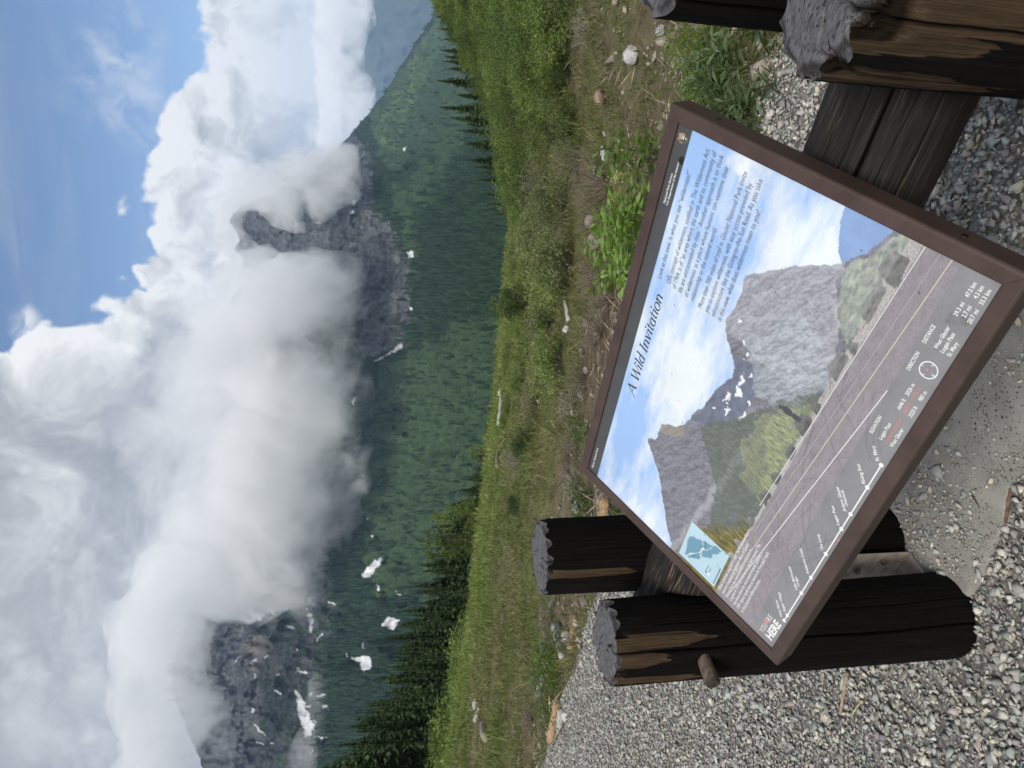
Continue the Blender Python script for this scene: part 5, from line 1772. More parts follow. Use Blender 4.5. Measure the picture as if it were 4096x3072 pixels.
log_between('twig', 2190, 1056, 2174, 1155, 0.0045, (0.15, 0.10, 0.07), 'thin brown twig at the edge of the concrete footing', 'twig', 0.8, 33, 2.2)
log_between('twig', 2105, 1062, 2126, 1098, 0.003, (0.05, 0.035, 0.025), 'dark forked twig on the grit of the concrete footing', 'twig', 0.6, 34, 4.0)
log_between('wood_chip', 1895, 470, 1905, 510, 0.008, (0.40, 0.30, 0.20), 'split wood chip on the gravel under the rail', 'wood chip', 0.6, 35, 1.5)

# ------------------------------------------------------------------ plants
def leaf_material(name, trans=0.35, rough=0.6):
    m_ = bpy.data.materials.new(name)
    m_.use_nodes = True
    N_ = NT(m_.node_tree)
    a_ = N_.attr('col').outputs['Color']
    oi = N_.n('ShaderNodeObjectInfo').outputs['Random']
    a_ = N_.vmath('SCALE', a_, N_.mapr(oi, 0, 1, 0.68, 1.35))
    b_ = N_.n('ShaderNodeBsdfPrincipled')
    b_.inputs['Roughness'].default_value = rough
    b_.inputs['Specular IOR Level'].default_value = 0.25
    N_.link(a_, b_.inputs['Base Color'])
    tr = N_.n('ShaderNodeBsdfTranslucent')
    N_.link(N_.vmath('MULTIPLY', a_, (1.3, 1.5, 0.7)), tr.inputs['Color'])
    mx = N_.n('ShaderNodeMixShader')
    mx.inputs[0].default_value = trans
    N_.link(b_.outputs[0], mx.inputs[1])
    N_.link(tr.outputs[0], mx.inputs[2])
    o_ = N_.n('ShaderNodeOutputMaterial')
    N_.link(mx.outputs[0], o_.inputs['Surface'])
    return m_


m_leaf = leaf_material('leaf')
m_needle = leaf_material('needle', 0.12, 0.7)
m_twig = attr_material('bark_twig', 0.9, 0.1, 40, 0.3)


def blades(P_, dirs, length, width, cols_, bend=0.35, g_=rs, folded=True):
    """leaf-shaped blades: each two triangles pairs round a midrib point"""
    n_ = len(P_)
    d_ = dirs / (np.linalg.norm(dirs, axis=1)[:, None] + 1e-9)
    r_ = g_.normal(size=(n_, 3))
    s_ = np.cross(d_, r_)
    s_ /= np.linalg.norm(s_, axis=1)[:, None] + 1e-9
    L_ = np.asarray(length)[:, None] * np.ones((n_, 1))
    W_ = np.asarray(width)[:, None] * np.ones((n_, 1))
    sag = np.zeros((n_, 3))
    sag[:, 2] = -bend * L_[:, 0]
    b0 = P_
    mid = P_ + d_ * L_ * 0.5 + sag * 0.25
    tip = P_ + d_ * L_ + sag
    v_ = np.stack([b0, mid + s_ * W_ / 2, tip, mid - s_ * W_ / 2], 1).reshape(-1, 3)
    f_ = np.arange(n_)[:, None] * 4 + np.array([0, 1, 2, 3])[None]
    return v_, f_, np.repeat(cols_, 4, 0)


def shrub_meshes(seed, width, height, nleaf, leaf, col0, col1, nstem=14, droop=0.2, narrow=0.5, stemc=(0.12, 0.10, 0.085), gaps=0.5, bare=0.0):
    """leafy crown + stems, base at origin"""
    g_ = np.random.default_rng(seed)
    sv_, sf_ = [], []
    tips = []
    for k in range(nstem):
        an = g_.uniform(0, 2 * math.pi)
        rad = width / 2 * math.sqrt(g_.uniform(0.02, 1))
        top = np.array([rad * math.cos(an), rad * math.sin(an), height * (1 - 0.55 * (2 * rad / width) ** 2) * g_.uniform(0.75, 1.05)])
        root = top * np.array([0.15, 0.15, 0]) + np.array([g_.normal(0, 0.03), g_.normal(0, 0.03), -0.05])
        mid = (root + top) / 2 + np.array([0, 0, 0.12 * height]) + g_.normal(0, 0.05 * height, 3)
        t_ = np.linspace(0, 1, 6)[:, None]
        pts = (1 - t_) ** 2 * root + 2 * t_ * (1 - t_) * mid + t_ ** 2 * top
        v_, f_ = tube(pts, np.linspace(0.012, 0.003, 6) * (0.6 + 0.4 * height), 4, False)
        o0 = len(sv_)
        sv_ += list(v_)
        sf_ += [tuple(i + o0 for i in q_) for q_ in f_]
        for tt in g_.uniform(0.35, 1.0, 6):
            c_ = (1 - tt) ** 2 * root + 2 * tt * (1 - tt) * mid + tt ** 2 * top
            e_ = c_ + g_.normal(0, 1, 3) * np.array([0.16, 0.16, 0.10]) * width * 0.7
            e_[2] = max(e_[2], 0.03)
            tips.append(e_)
            v_, f_ = tube([c_, (c_ + e_) / 2 + [0, 0, 0.02], e_], [0.004, 0.003, 0.0015], 3, False)
            o0 = len(sv_)
            sv_ += list(v_)
            sf_ += [tuple(i + o0 for i in q_) for q_ in f_]
    tips = np.array(tips)
    if nleaf:
        ti = g_.integers(0, len(tips), nleaf)
        P_ = tips[ti] + g_.normal(0, 1, (nleaf, 3)) * width * 0.055 * np.array([1, 1, 0.8])
        P_[:, 2] = np.maximum(P_[:, 2], 0.02)
        d_ = g_.normal(0, 1, (nleaf, 3)) + np.array([0, 0, 0.25])
        shade = g_.uniform(0, 1, (len(tips), 1))[ti] * 0.6 + g_.uniform(0, 1, (nleaf, 1)) * 0.4
        cc = (np.array(col0) * (1 - shade) + np.array(col1) * shade) * np.array([1.75, 1.6, 1.75])
        lv = blades(P_, d_, leaf * g_.uniform(0.6, 1.3, nleaf), leaf * narrow * g_.uniform(0.7, 1.2, nleaf), cc, droop, g_)
    else:
        lv = None
    return (np.array(sv_), sf_, np.tile(stemc, (len(sv_), 1))), lv


def make_shrub(name, label, cat, group=None, **kw):
    st_, lv = shrub_meshes(**kw)
    t_ = empty(name, label=label, cat=cat, group=group)
    mesh_obj('stems', st_[0], st_[1], m_twig, t_, cols=st_[2])
    if lv:
        mesh_obj('foliage', lv[0], lv[1], m_leaf, t_, cols=lv[2])
    return t_


def copy_thing(o, loc, rz, sc, label=None, group=None):
    c_ = o.copy()
    COL.objects.link(c_)
    for ch in o.children:
        d_ = ch.copy()
        COL.objects.link(d_)
        d_.parent = c_
    c_.location = loc
    c_.rotation_euler = (0, 0, rz)
    c_.scale = (sc, sc, sc) if np.isscalar(sc) else sc
    if label:
        c_['label'] = label
    if group:
        c_['group'] = group
    return c_


protos = {}


def plant(kind, x, y, hpx, label, group=None, wide=1.0, rz=None, pos_=None):
    """a shrub rooted where pixel (x, y) meets the ground, as tall as hpx pixels"""
    p_ = ground_hit(x, y) if pos_ is None else pos_
    if p_ is None:
        return None
    h_ = hpx * float(np.linalg.norm(p_ - np.array([0, 0, HC]))) / 1571 if hpx > 0 else -hpx
    name, cat, kw = SHRUBS[kind]
    rz = rs.uniform(0, 6.28) if rz is None else rz
    if kind not in protos:
        o_ = make_shrub(name, label, cat, group, **kw)
        protos[kind] = o_
    else:
        o_ = copy_thing(protos[kind], (0, 0, 0), 0, 1)
        o_['label'] = label
        if group:
            o_['group'] = group
        elif 'group' in o_.keys():
            del o_['group']
    o_.location = tuple(p_)
    o_.rotation_euler = (0, 0, rz)
    s_ = h_ / kw['height']
    o_.scale = (s_ * wide, s_ * wide, s_)
    return o_


G0, G1 = (0.035, 0.062, 0.014), (0.105, 0.150, 0.040)
SHRUBS = {
    'willow': ('willow_shrub', 'shrub', dict(seed=1, width=1.6, height=1.2, nleaf=2600, leaf=0.075, col0=(0.075, 0.105, 0.036), col1=(0.18, 0.215, 0.10), nstem=16)),
    'willow2': ('willow_shrub', 'shrub', dict(seed=2, width=1.5, height=1.0, nleaf=2000, leaf=0.07, col0=(0.058, 0.09, 0.022), col1=(0.145, 0.185, 0.06), nstem=14)),
    'dark': ('dark_shrub', 'shrub', dict(seed=3, width=1.4, height=1.1, nleaf=2600, leaf=0.065, col0=(0.012, 0.026, 0.008), col1=(0.05, 0.085, 0.024), nstem=15)),
    'alder': ('alder_shrub', 'shrub', dict(seed=4, width=2.2, height=1.4, nleaf=3400, leaf=0.085, col0=(0.045, 0.078, 0.016), col1=(0.11, 0.15, 0.040), nstem=16, narrow=0.7)),
    'alder2': ('alder_shrub', 'shrub', dict(seed=5, width=2.6, height=1.3, nleaf=3400, leaf=0.09, col0=(0.032, 0.058, 0.014), col1=(0.088, 0.125, 0.034), nstem=18, narrow=0.7)),
    'dead': ('dead_shrub', 'dead shrub', dict(seed=6, width=1.5, height=0.9, nleaf=0, leaf=0.05, col0=G0, col1=G1, nstem=34, stemc=(0.17, 0.135, 0.11))),
    'grey': ('bare_shrub', 'bare shrub', dict(seed=7, width=1.3, height=0.8, nleaf=160, leaf=0.05, col0=G0, col1=G1, nstem=30, stemc=(0.22, 0.20, 0.17))),
    'sparse': ('willow_shrub', 'shrub', dict(seed=8, width=1.5, height=1.1, nleaf=900, leaf=0.065, col0=(0.05, 0.075, 0.025), col1=(0.13, 0.16, 0.075), nstem=22, stemc=(0.2, 0.17, 0.14))),
}
plant('willow2', 1244, 250, 62, 'dense rounded willow shrub on the right of the meadow, behind the brown boulder', wide=1.0)
plant('dark', 1240, 282, 66, 'darkest green shrub right of the middle of the meadow', wide=0.9)
plant('sparse', 1252, 340, 74, 'thin willow shrub with a bare twig, between dark shrub and dead branches', wide=1.1)
plant('willow', 1226, 455, 104, 'big grey green willow shrub above the grey rocks')
plant('willow', 1235, 560, 118, 'tallest grey green willow shrub, above the sign text', wide=0.85)
plant('willow2', 1222, 615, 100, 'willow shrub just right of the dark hollow in the meadow', wide=0.8)
plant('dark', 1150, 655, 92, 'dark shrub with a hollow shade under it on the meadow lip', wide=0.8)
plant('grey', 1186, 708, 62, 'grey bare twiggy shrub right of the white meadow stone', wide=1.1)
plant('willow2', 1214, 790, 82, 'low spreading willow shrub above the first word of the sign title', wide=1.25)
plant('dark', 1146, 955, 52, 'small dark shrub alone on the left meadow', wide=1.2)
plant('grey', 1130, 1000, 50, 'bare grey shrub beside the small dark shrub on the left meadow', wide=1.3)
plant('sparse', 1160, 880, 50, 'sparse low willow in the meadow above the sign corner', wide=1.4)
plant('dead', 1312, 405, 96, 'dead brown branches fanned out at the right end of the bare earth bank', wide=1.25)
plant('dead', 1322, 640, 66, 'dead brown brush behind the sign, below the white meadow stone', wide=1.5)
plant('dead', 1296, 720, 56, 'low dead brush along the bare earth above the sign edge', wide=1.7)
plant('dead', 1262, 830, 46, 'dead brush nearest the upper left corner of the sign', wide=1.9)
plant('dead', 1246, 960, 36, 'thin dead brush left of the sign corner on the earth bank', wide=2.0)
plant('grey', 1252, 1060, 48, 'tangle of grey twigs behind the left rear post', wide=1.5)
plant('grey', 1196, 1395, 40, 'dry grey stems behind the left pair of posts', wide=1.6)
plant('dark', 1232, 150, 44, 'dark dwarf shrub in the grass above the pale boulder', wide=1.1)
plant('grey', 1275, 60, 44, 'grey thin shrub at the top right of the rough grass', wide=1.5)
for (k_, x_, y_, h_, w_, lb) in (('dead', 1278, 480, 40, 1.8, 'low dead brush in front of the grey rocks on the earth bank'), ('dead', 1285, 600, 44, 1.9, 'dead brush between the grey rocks and the leafy plant'), ('grey', 1238, 880, 40, 1.9, 'grey twiggy brush above the sign title'),
        ('dead', 1230, 1010, 34, 2.0, 'dead brush in the meadow left of the sign corner'), ('grey', 1205, 1270, 36, 2.2, 'grey dry brush behind the left rear post top'), ('dead', 1190, 1330, 30, 2.2, 'brown dry brush on the left meadow behind the gravel edge'), ('grey', 1170, 1480, 30, 2.2, 'grey dry stems behind the left tuft'), ('dead', 1150, 1560, 28, 2.2, 'brown dry stems at the far left of the meadow'),
        ('willow2', 1195, 700, 62, 1.2, 'mid green willow left of the dark hollow in the meadow'), ('willow', 1160, 510, 66, 1.2, 'pale willow on the meadow lip behind the tallest willow'), ('sparse', 1180, 400, 70, 1.3, 'thin willow above the dead branches'), ('willow2', 1190, 300, 56, 1.2, 'green willow at the foot of the right-hand scrub'), ('willow', 1215, 210, 52, 1.2, 'grey green willow below the scrub, right of the dark shrubs'),
        ('willow2', 1130, 820, 40, 1.3, 'low willow near the meadow lip above the sign title'), ('dark', 1120, 1090, 26, 1.8, 'low dark patch of shrub on the left meadow lip'), ('sparse', 1110, 1200, 26, 2.0, 'thin low shrub on the left meadow lip')):
    plant(k_, x_, y_, h_, lb, wide=w_)
# alder scrub up the right-hand slope
ALG = 'alder scrub on the right-hand slope'
ALL_ = ('yellow green leafy alder shrub in the scrub on the right-hand slope', 'darker green leafy alder shrub in the scrub on the right-hand slope')
cand = []
for _ in range(1200):
    x_, y_ = rs.uniform(955, 1240), rs.uniform(-60, 420)
    top_x = np.interp(y_, [0, 50, 100, 150, 200, 250, 300, 400], [945, 980, 1012, 1037, 1066, 1088, 1104, 1112])
    bot_x = np.interp(y_, [0, 100, 200, 300, 400, 430], [1240, 1225, 1205, 1175, 1150, 1140])
    if top_x < x_ < bot_x and all((x_ - c[0]) ** 2 * 2.2 + (y_ - c[1]) ** 2 > (9 + 0.055 * (x_ - 940)) ** 2 * 2.2 for c in cand):
        cand.append((x_, y_))
print('alders', len(cand))
for k, (x_, y_) in enumerate(cand[:150]):
    hp = 19 + 0.19 * (x_ - 940) * rs.uniform(0.7, 1.2)
    v_ = int(fbm(np.array([[x_ * 0.02, y_ * 0.02, 0.3]]), 2)[0] > 0.02)
    plant('alder2' if v_ else 'alder', x_, y_, hp, ALL_[v_], ALG + (' (dark)' if v_ else ''), wide=rs.uniform(0.95, 1.35))
# rows of scrub along the middle lip of the meadow
LIPG = 'low scrub along the meadow lip'
for k in range(34):
    y_ = rs.uniform(420, 1010)
    x_ = np.interp(y_, [400, 500, 600, 700, 800, 900, 1000], [1112, 1120, 1113, 1098, 1090, 1080, 1066]) + rs.uniform(0, 30)
    plant('alder' if rs.random() < 0.6 else 'willow2', x_, y_, rs.uniform(9, 20) * (1.6 if 430 < y_ < 620 else 1), 'low green shrub in the row of scrub along the far lip of the meadow', LIPG, wide=rs.uniform(1.2, 2.0))

# ------------------------------------------------------------------ conifers
def conifer(name, seed, height, label, group, whorls=30, spread=0.15, colr=(0.042, 0.068, 0.028), cat='conifer'):
    g_ = np.random.default_rng(seed)
    t_ = empty(name, label=label, cat=cat, group=group)
    v_, f_ = tube([(0, 0, -0.5), (0, 0, height * 0.5), (0, 0, height * 0.99)], [height * 0.014, height * 0.008, 0.01], 6)
    mesh_obj('trunk', v_, f_, m_twig, t_, cols=np.tile([0.06, 0.045, 0.035], (len(v_), 1)))
    P_, D_, L_, W_, C_ = [], [], [], [], []
    for k in range(whorls):
        q_ = (k + g_.uniform(-0.3, 0.3)) / whorls
        z_ = height * (0.06 + 0.93 * q_)
        rad = height * spread * (1 - q_) ** 0.85 * g_.uniform(0.7, 1.15) + 0.08
        nb = 7 if q_ < 0.8 else 5
        for j in range(nb):
            an = g_.uniform(0, 2 * math.pi)
            ln = rad * g_.uniform(0.65, 1.15)
            dr = np.array([math.cos(an), math.sin(an), -0.28 + 0.5 * q_])
            base_ = np.array([0, 0, z_])
            C0 = np.array(colr) * g_.uniform(0.6, 1.6)
            for (f0, off, sc_) in ((0.0, 0.0, 1.0), (0.3, 0.5, 0.55), (0.3, -0.5, 0.55), (0.55, 0.55, 0.4), (0.55, -0.55, 0.4)):
                a2 = an + off
                P_.append(base_ + dr * ln * f0)
                D_.append((math.cos(a2), math.sin(a2), dr[2]))
                L_.append(ln * sc_)
                W_.append(ln * 0.34 * (1 if sc_ < 1 else 0.8) + 0.05)
                C_.append(C0 * g_.uniform(0.75, 1.35))
    v_, f_, c_ = blades(np.array(P_), np.array(D_), np.array(L_), np.array(W_), np.array(C_), 0.22, g_)
    # dense inner sprays close to the stem: ragged skirts
    V2, F2, nring = [], [], 22
    for k in range(nring):
        q_ = k / nring
        rad = height * spread * (1 - q_) ** 0.85 * 0.62 + 0.03
        zt = height * (0.08 + 0.92 * q_)
        b0 = len(V2)
        for j in range(18):
            an = 2 * math.pi * j / 18 + g_.uniform(-0.1, 0.1)
            rj = rad * (g_.uniform(0.8, 1.35) if j % 2 else g_.uniform(0.25, 0.6))
            V2.append((rj * math.cos(an), rj * math.sin(an), zt - rad * g_.uniform(0.35, 0.7)))
        V2.append((0, 0, min(zt + height * 0.05, height)))
        F2 += [(b0 + j, b0 + (j + 1) % 18, b0 + 18, b0 + 18) for j in range(18)]
    n0 = len(v_)
    V2 = np.array(V2)
    f_ = [tuple(map(int, q)) for q in f_] + [(a + n0, b + n0, c + n0) for a, b, c, _ in F2]
    v_ = np.concatenate([v_, V2])
    c_ = np.concatenate([c_, np.array(colr)[None] * g_.uniform(0.6, 1.3, (len(V2), 1))])
    mesh_obj('crown', v_, f_, m_needle, t_, cols=c_)
    return t_


CL = 'conifers beyond the left end of the meadow'
CR = 'spruces along the right-hand ridge'
cl_lab = 'dark narrow conifer in the dense stand beyond the left end of the meadow'
cr_lab = 'dark spruce standing along the ridge of the right-hand slope'
ptree = [conifer('conifer_tree', 10 + k, 12.0, cl_lab, CL, 36 + 3 * k, 0.15 + 0.02 * k) for k in range(4)]
used_proto = [False] * 4


def put_tree(x_top, y, dist, label, group, hmin=5.0, hmax=24.0, base_px=None, colour=None):
    """tree whose tip shows at pixel (x_top, y), standing dist metres away on the falling ground"""
    a_, tt = px_at(x_top, y)
    bx, by = dist * math.sin(a_), dist * math.cos(a_)
    gz0 = float(ground_z(np.array(bx), np.array(by)))
    top = HC + dist * float(tt)
    h_ = top - gz0
    if h_ > hmax:                       # stands on a rise of its own: root it so that the stem is a believable length
        gz0 = top - hmax
        h_ = hmax
    if h_ < hmin:
        return None
    k = int(rs.integers(0, 4))
    if not used_proto[k]:
        o_ = ptree[k]
        used_proto[k] = True
    else:
        o_ = copy_thing(ptree[k], (0, 0, 0), 0, 1)
    o_['label'], o_['group'] = label, group
    o_.location = (bx, by, gz0)
    o_.rotation_euler = (0, 0, rs.uniform(0, 6.28))
    s_ = h_ / 12.0
    w_ = min(s_, 1.5) * rs.uniform(0.85, 1.2) if s_ > 1.3 else s_ * rs.uniform(0.85, 1.15)
    o_.scale = (w_, w_, s_)
    return o_


tip_tab = ([980, 1040, 1100, 1150, 1200, 1250, 1300, 1340, 1380, 1420, 1460, 1500, 1540, 1580, 1620, 1659, 1720], [1030, 1012, 985, 965, 955, 938, 918, 895, 885, 880, 862, 842, 815, 790, 760, 732, 715])
nl = 0
for k in range(210):
    y_ = 985 + 740 * (k + rs.uniform(-0.5, 0.5)) / 210
    e_ = np.interp(y_, *tip_tab) - np.interp(y_, [1000, 1150, 1300, 1720], [10, 32, 40, 40])
    g_edge = np.interp(y_, [b for b in [a for a, c in edge_tab]], [c for a, c in edge_tab])
    x_ = e_ + abs(rs.normal(0, 0.34)) * (g_edge - e_) + rs.uniform(-16, 22)
    if x_ > g_edge - 8:
        continue
    if put_tree(x_, y_, rs.uniform(44, 88), cl_lab, CL, 2.5, 34.0):
        nl += 1
# the handful of spruces one can tell apart on the right ridge
for (x_, y_, d_) in ((930, 16, 85), (940, 36, 85), (941, 61, 82), (949, 108, 80), (958, 122, 78), (953, 132, 76), (943, 174, 72), (946, 232, 66), (972, 255, 62), (990, 282, 58), (1000, 310, 56), (1010, 345, 54), (1024, 360, 54), (1030, 387, 54), (1040, 420, 52), (1060, 462, 50), (1068, 505, 48), (1075, 530, 48), (955, 84, 83), (965, 148, 74), (984, 205, 70), (1004, 268, 62), (1020, 318, 58), (1036, 372, 55), (1052, 440, 52)):
    put_tree(x_, y_, d_, {174: 'broad dark spruce standing clear of the others on the right-hand ridge', 232: 'tallest spruce of the right-hand ridge, left of the broad lone one', 16: 'spruce furthest up the right-hand ridge at the picture edge', 36: 'second spruce from the picture edge on the right-hand ridge', 61: 'third spruce from the picture edge on the right-hand ridge', 505: 'thin spruce lowest but one on the right-hand ridge', 530: 'thin spruce lowest on the right-hand ridge'}.get(y_, cr_lab), CR, 2.5, 16.0)
print('trees', nl)
# bright leafy tree in front of the left conifers
SHRUBS['poplar'] = ('leafy_tree', 'tree', dict(seed=12, width=3.4, height=7.0, nleaf=5200, leaf=0.20, col0=(0.05, 0.085, 0.018), col1=(0.12, 0.165, 0.045), nstem=22, narrow=0.7))
for (x_, y_, d_, h_, lb) in ((898, 1180, 44, 7.5, 'light green leafy tree in front of the dark conifers on the left'), (925, 1112, 46, 5.0, 'small light green tree in front of conifers, right of the taller leafy one'), (1005, 975, 42, 3.0, 'low yellow green tree on the meadow lip at the right end of the conifers'), (1050, 655, 30, 2.8, 'lone small tree rising over the middle of the meadow lip')):
    a_, tt = px_at(x_, y_)
    top = HC + d_ * float(tt)
    plant('poplar', 0, 0, -h_, lb, wide=0.62, pos_=np.array([d_ * math.sin(a_), d_ * math.cos(a_), top - h_]))
for k in range(26):
    y_ = rs.uniform(1380, 1700)
    x_ = np.interp(y_, [1380, 1500, 1659], [972, 935, 895]) + rs.uniform(0, 45)
    d_ = rs.uniform(38, 46)
    a_, tt = px_at(x_, y_)
    plant('alder', 0, 0, -rs.uniform(1.4, 2.6), 'bright green bush among the conifers at the far left', 'bright bushes among the left conifers', wide=1.3, pos_=np.array([d_ * math.sin(a_), d_ * math.cos(a_), HC + d_ * float(tt) - 2.4]))

# ------------------------------------------------------------------ grass
def field_points(n_, rmin_off, power):
    th_ = rs.uniform(-0.66, 0.66, n_)
    t_ = rs.random(n_) ** power
    r3_, re_ = r_gravel(th_), r_edge(th_)
    r_ = (r3_ + rmin_off) * ((re_ + 2) / (r3_ + rmin_off)) ** t_
    return r_ * np.sin(th_), r_ * np.cos(th_), r_, t_, th_


NG = 230000
x_, y_, r_, t_, th_ = field_points(NG, -0.05, 0.9)
pp = np.stack([x_, y_, 0 * x_], -1)
clump = fbm(pp * 1.1, 3) + 0.6 * fbm(pp * 4.0, 2)
dirt_ = np.exp(-((r_ - r_gravel(th_) - 1.8 + 0.5 * fbm(pp * 0.6, 2)) / 0.9) ** 2) * np.interp(th_, [-0.5, -0.25, -0.12, 0.12, 0.2, 0.4], [0.25, 0.5, 1.25, 1.25, 0.75, 0.55])
kp = (clump + rs.normal(0, 0.22, NG) > -0.12 + 0.95 * dirt_)
x_, y_, r_, t_, pp, dirt_, th_ = x_[kp], y_[kp], r_[kp], t_[kp], pp[kp], dirt_[kp], th_[kp]
n_ = len(x_)
z_ = ground_z(x_, y_)
dry = np.clip(0.38 + 1.5 * fbm(pp * 0.5, 3) + 0.35 * sstep(3.0, 0.4, r_ - r_gravel(th_)) + 0.5 * rs.normal(0, 0.5, n_) - 0.5 * sstep(0.55, 1.0, t_), 0, 1)[:, None]
gc = np.array([0.105, 0.135, 0.038]) * (1 - dry) + np.array([0.21, 0.185, 0.105]) * dry
gc = gc * rs.uniform(0.6, 1.5, (n_, 1))
gc = gc * (0.62 + 0.42 * np.clip(0.55 + 1.3 * (fbm(pp * 2.4, 3) + 0.5 * fbm(pp * 0.7, 2)), 0.22, 1.9))[:, None] * (1 + 0.45 * sstep(0.6, 1.0, t_))[:, None] * (1 - 0.25 * dirt_)[:, None]
tuft = np.clip(0.55 + 1.3 * (fbm(pp * 2.4, 3) + 0.5 * fbm(pp * 0.7, 2)), 0.22, 1.9)
hgt = rs.uniform(0.06, 0.24, n_) * tuft * (1 + 0.02 * r_) * (1 - 0.4 * dirt_)
dirv = np.stack([rs.normal(0, 0.5, n_), rs.normal(0, 0.5, n_), 1 + 0 * x_], -1)
wid = np.maximum(0.006, 0.0011 * r_) * rs.uniform(0.7, 1.4, n_)
v_, f_, c_ = blades(np.stack([x_, y_, z_ - 0.01], -1), dirv, hgt, wid, gc, 0.25)
print('grass', n_)
tag(mesh_obj('grass', v_, f_, m_leaf, cols=c_), kind='stuff')
# twigs and dead stems littering the bare earth
nd = 2600
th2 = rs.uniform(-0.62, 0.6, nd)
r2 = r_gravel(th2) + np.abs(rs.normal(1.5, 0.9, nd)) - 0.05
x2, y2 = r2 * np.sin(th2), r2 * np.cos(th2)
d2 = np.stack([rs.normal(0, 1, nd), rs.normal(0, 1, nd), np.abs(rs.normal(0, 0.25, nd))], -1)
cc = np.array([0.26, 0.205, 0.155]) * rs.uniform(0.4, 1.9, (nd, 1))
v_, f_, c_ = blades(np.stack([x2, y2, ground_z(x2, y2) + 0.012], -1), d2, rs.uniform(0.05, 0.28, nd), rs.uniform(0.004, 0.009, nd), cc, 0.05)
tag(mesh_obj('twig_litter', v_, f_, m_twig, cols=c_), kind='stuff')
nr = 1300
th2 = rs.uniform(-0.62, 0.6, nr)
r2 = r_gravel(th2) + np.abs(rs.normal(1.3, 0.9, nr))
x2, y2 = r2 * np.sin(th2), r2 * np.cos(th2)
scatter('earth_stones', np.stack([x2, y2, ground_z(x2, y2)], -1), np.exp(rs.normal(math.log(0.025), 0.5, nr)).clip(0.008, 0.09), np.array([0.22, 0.19, 0.16]) * rs.uniform(0.6, 1.7, (nr, 1)), rock_templates(8, 14, 9), m_stone, 0.4, sink=0.35)


# ------------------------------------------------------------------ herbs close to the gravel
def herb(name, label, cat, x, y, nst, hgt, leaf, narrow, c0, c1, spread=0.3, lean=(0, 0), perst=14, seed=0, whorl=False, pos_=None, group=None, stemc=(0.07, 0.09, 0.03)):
    p_ = ground_hit(x, y) if pos_ is None else np.array(pos_, float)
    if p_ is None:
        return None
    g_ = np.random.default_rng(seed)
    t0 = empty(name, tuple(p_), label=label, cat=cat, group=group)
    sv_, sf_, P_, D_, L_, C_ = [], [], [], [], [], []
    for k in range(nst):
        root = np.array([g_.normal(0, spread * 0.35), g_.normal(0, spread * 0.35), -0.01])
        top = root + np.array([g_.normal(0, spread * 0.5) + lean[0], g_.normal(0, spread * 0.5) + lean[1], hgt * g_.uniform(0.65, 1.1)])
        mid = (root + top) / 2 + np.array([0, 0, hgt * 0.12])
        tt = np.linspace(0, 1, 6)[:, None]
        pts = (1 - tt) ** 2 * root + 2 * tt * (1 - tt) * mid + tt ** 2 * top
        v_, f_ = tube(pts, np.linspace(0.0035, 0.0012, 6) * (1 + hgt), 4, False)
        o0 = len(sv_)
        sv_ += list(v_)
        sf_ += [tuple(i + o0 for i in q_) for q_ in f_]
        for j in range(perst):
            u_ = 0.15 + 0.85 * (j + g_.uniform(0, 0.8)) / perst
            b_ = (1 - u_) ** 2 * root + 2 * u_ * (1 - u_) * mid + u_ ** 2 * top
            an = j * 2.4 + g_.uniform(-0.4, 0.4)
            d_ = np.array([math.cos(an), math.sin(an), 0.55 + 0.5 * u_])
            if whorl:          # compound leaf: a stalk with leaflets in pairs
                d_ /= np.linalg.norm(d_)
                side = np.cross(d_, [0, 0, 1.0])
                for (f0, s_) in ((0.35, 1), (0.35, -1), (0.65, 1), (0.65, -1), (0.9, 0)):
                    P_.append(b_ + d_ * leaf * f0)
                    D_.append(d_ * (1.0 if s_ == 0 else 0.55) + side * s_ * 0.9 + np.array([0, 0, -0.15]))
                    L_.append(leaf * g_.uniform(0.55, 0.85))
                    C_.append(np.array(c0) + (np.array(c1) - np.array(c0)) * g_.random())
            else:
                P_.append(b_)
                D_.append(d_)
                L_.append(leaf * g_.uniform(0.6, 1.2) * (1.15 - 0.5 * u_))
                C_.append(np.array(c0) + (np.array(c1) - np.array(c0)) * g_.random())
    P_, D_, L_, C_ = map(np.array, (P_, D_, L_, C_))
    mesh_obj('stems', sv_, sf_, m_twig, t0, cols=np.tile(stemc, (len(sv_), 1)))
    v_, f_, c_ = blades(P_, D_, L_, L_ * narrow, C_, 0.3, g_)
    mesh_obj('leaves', v_, f_, m_leaf, t0, cols=c_)
    return t0


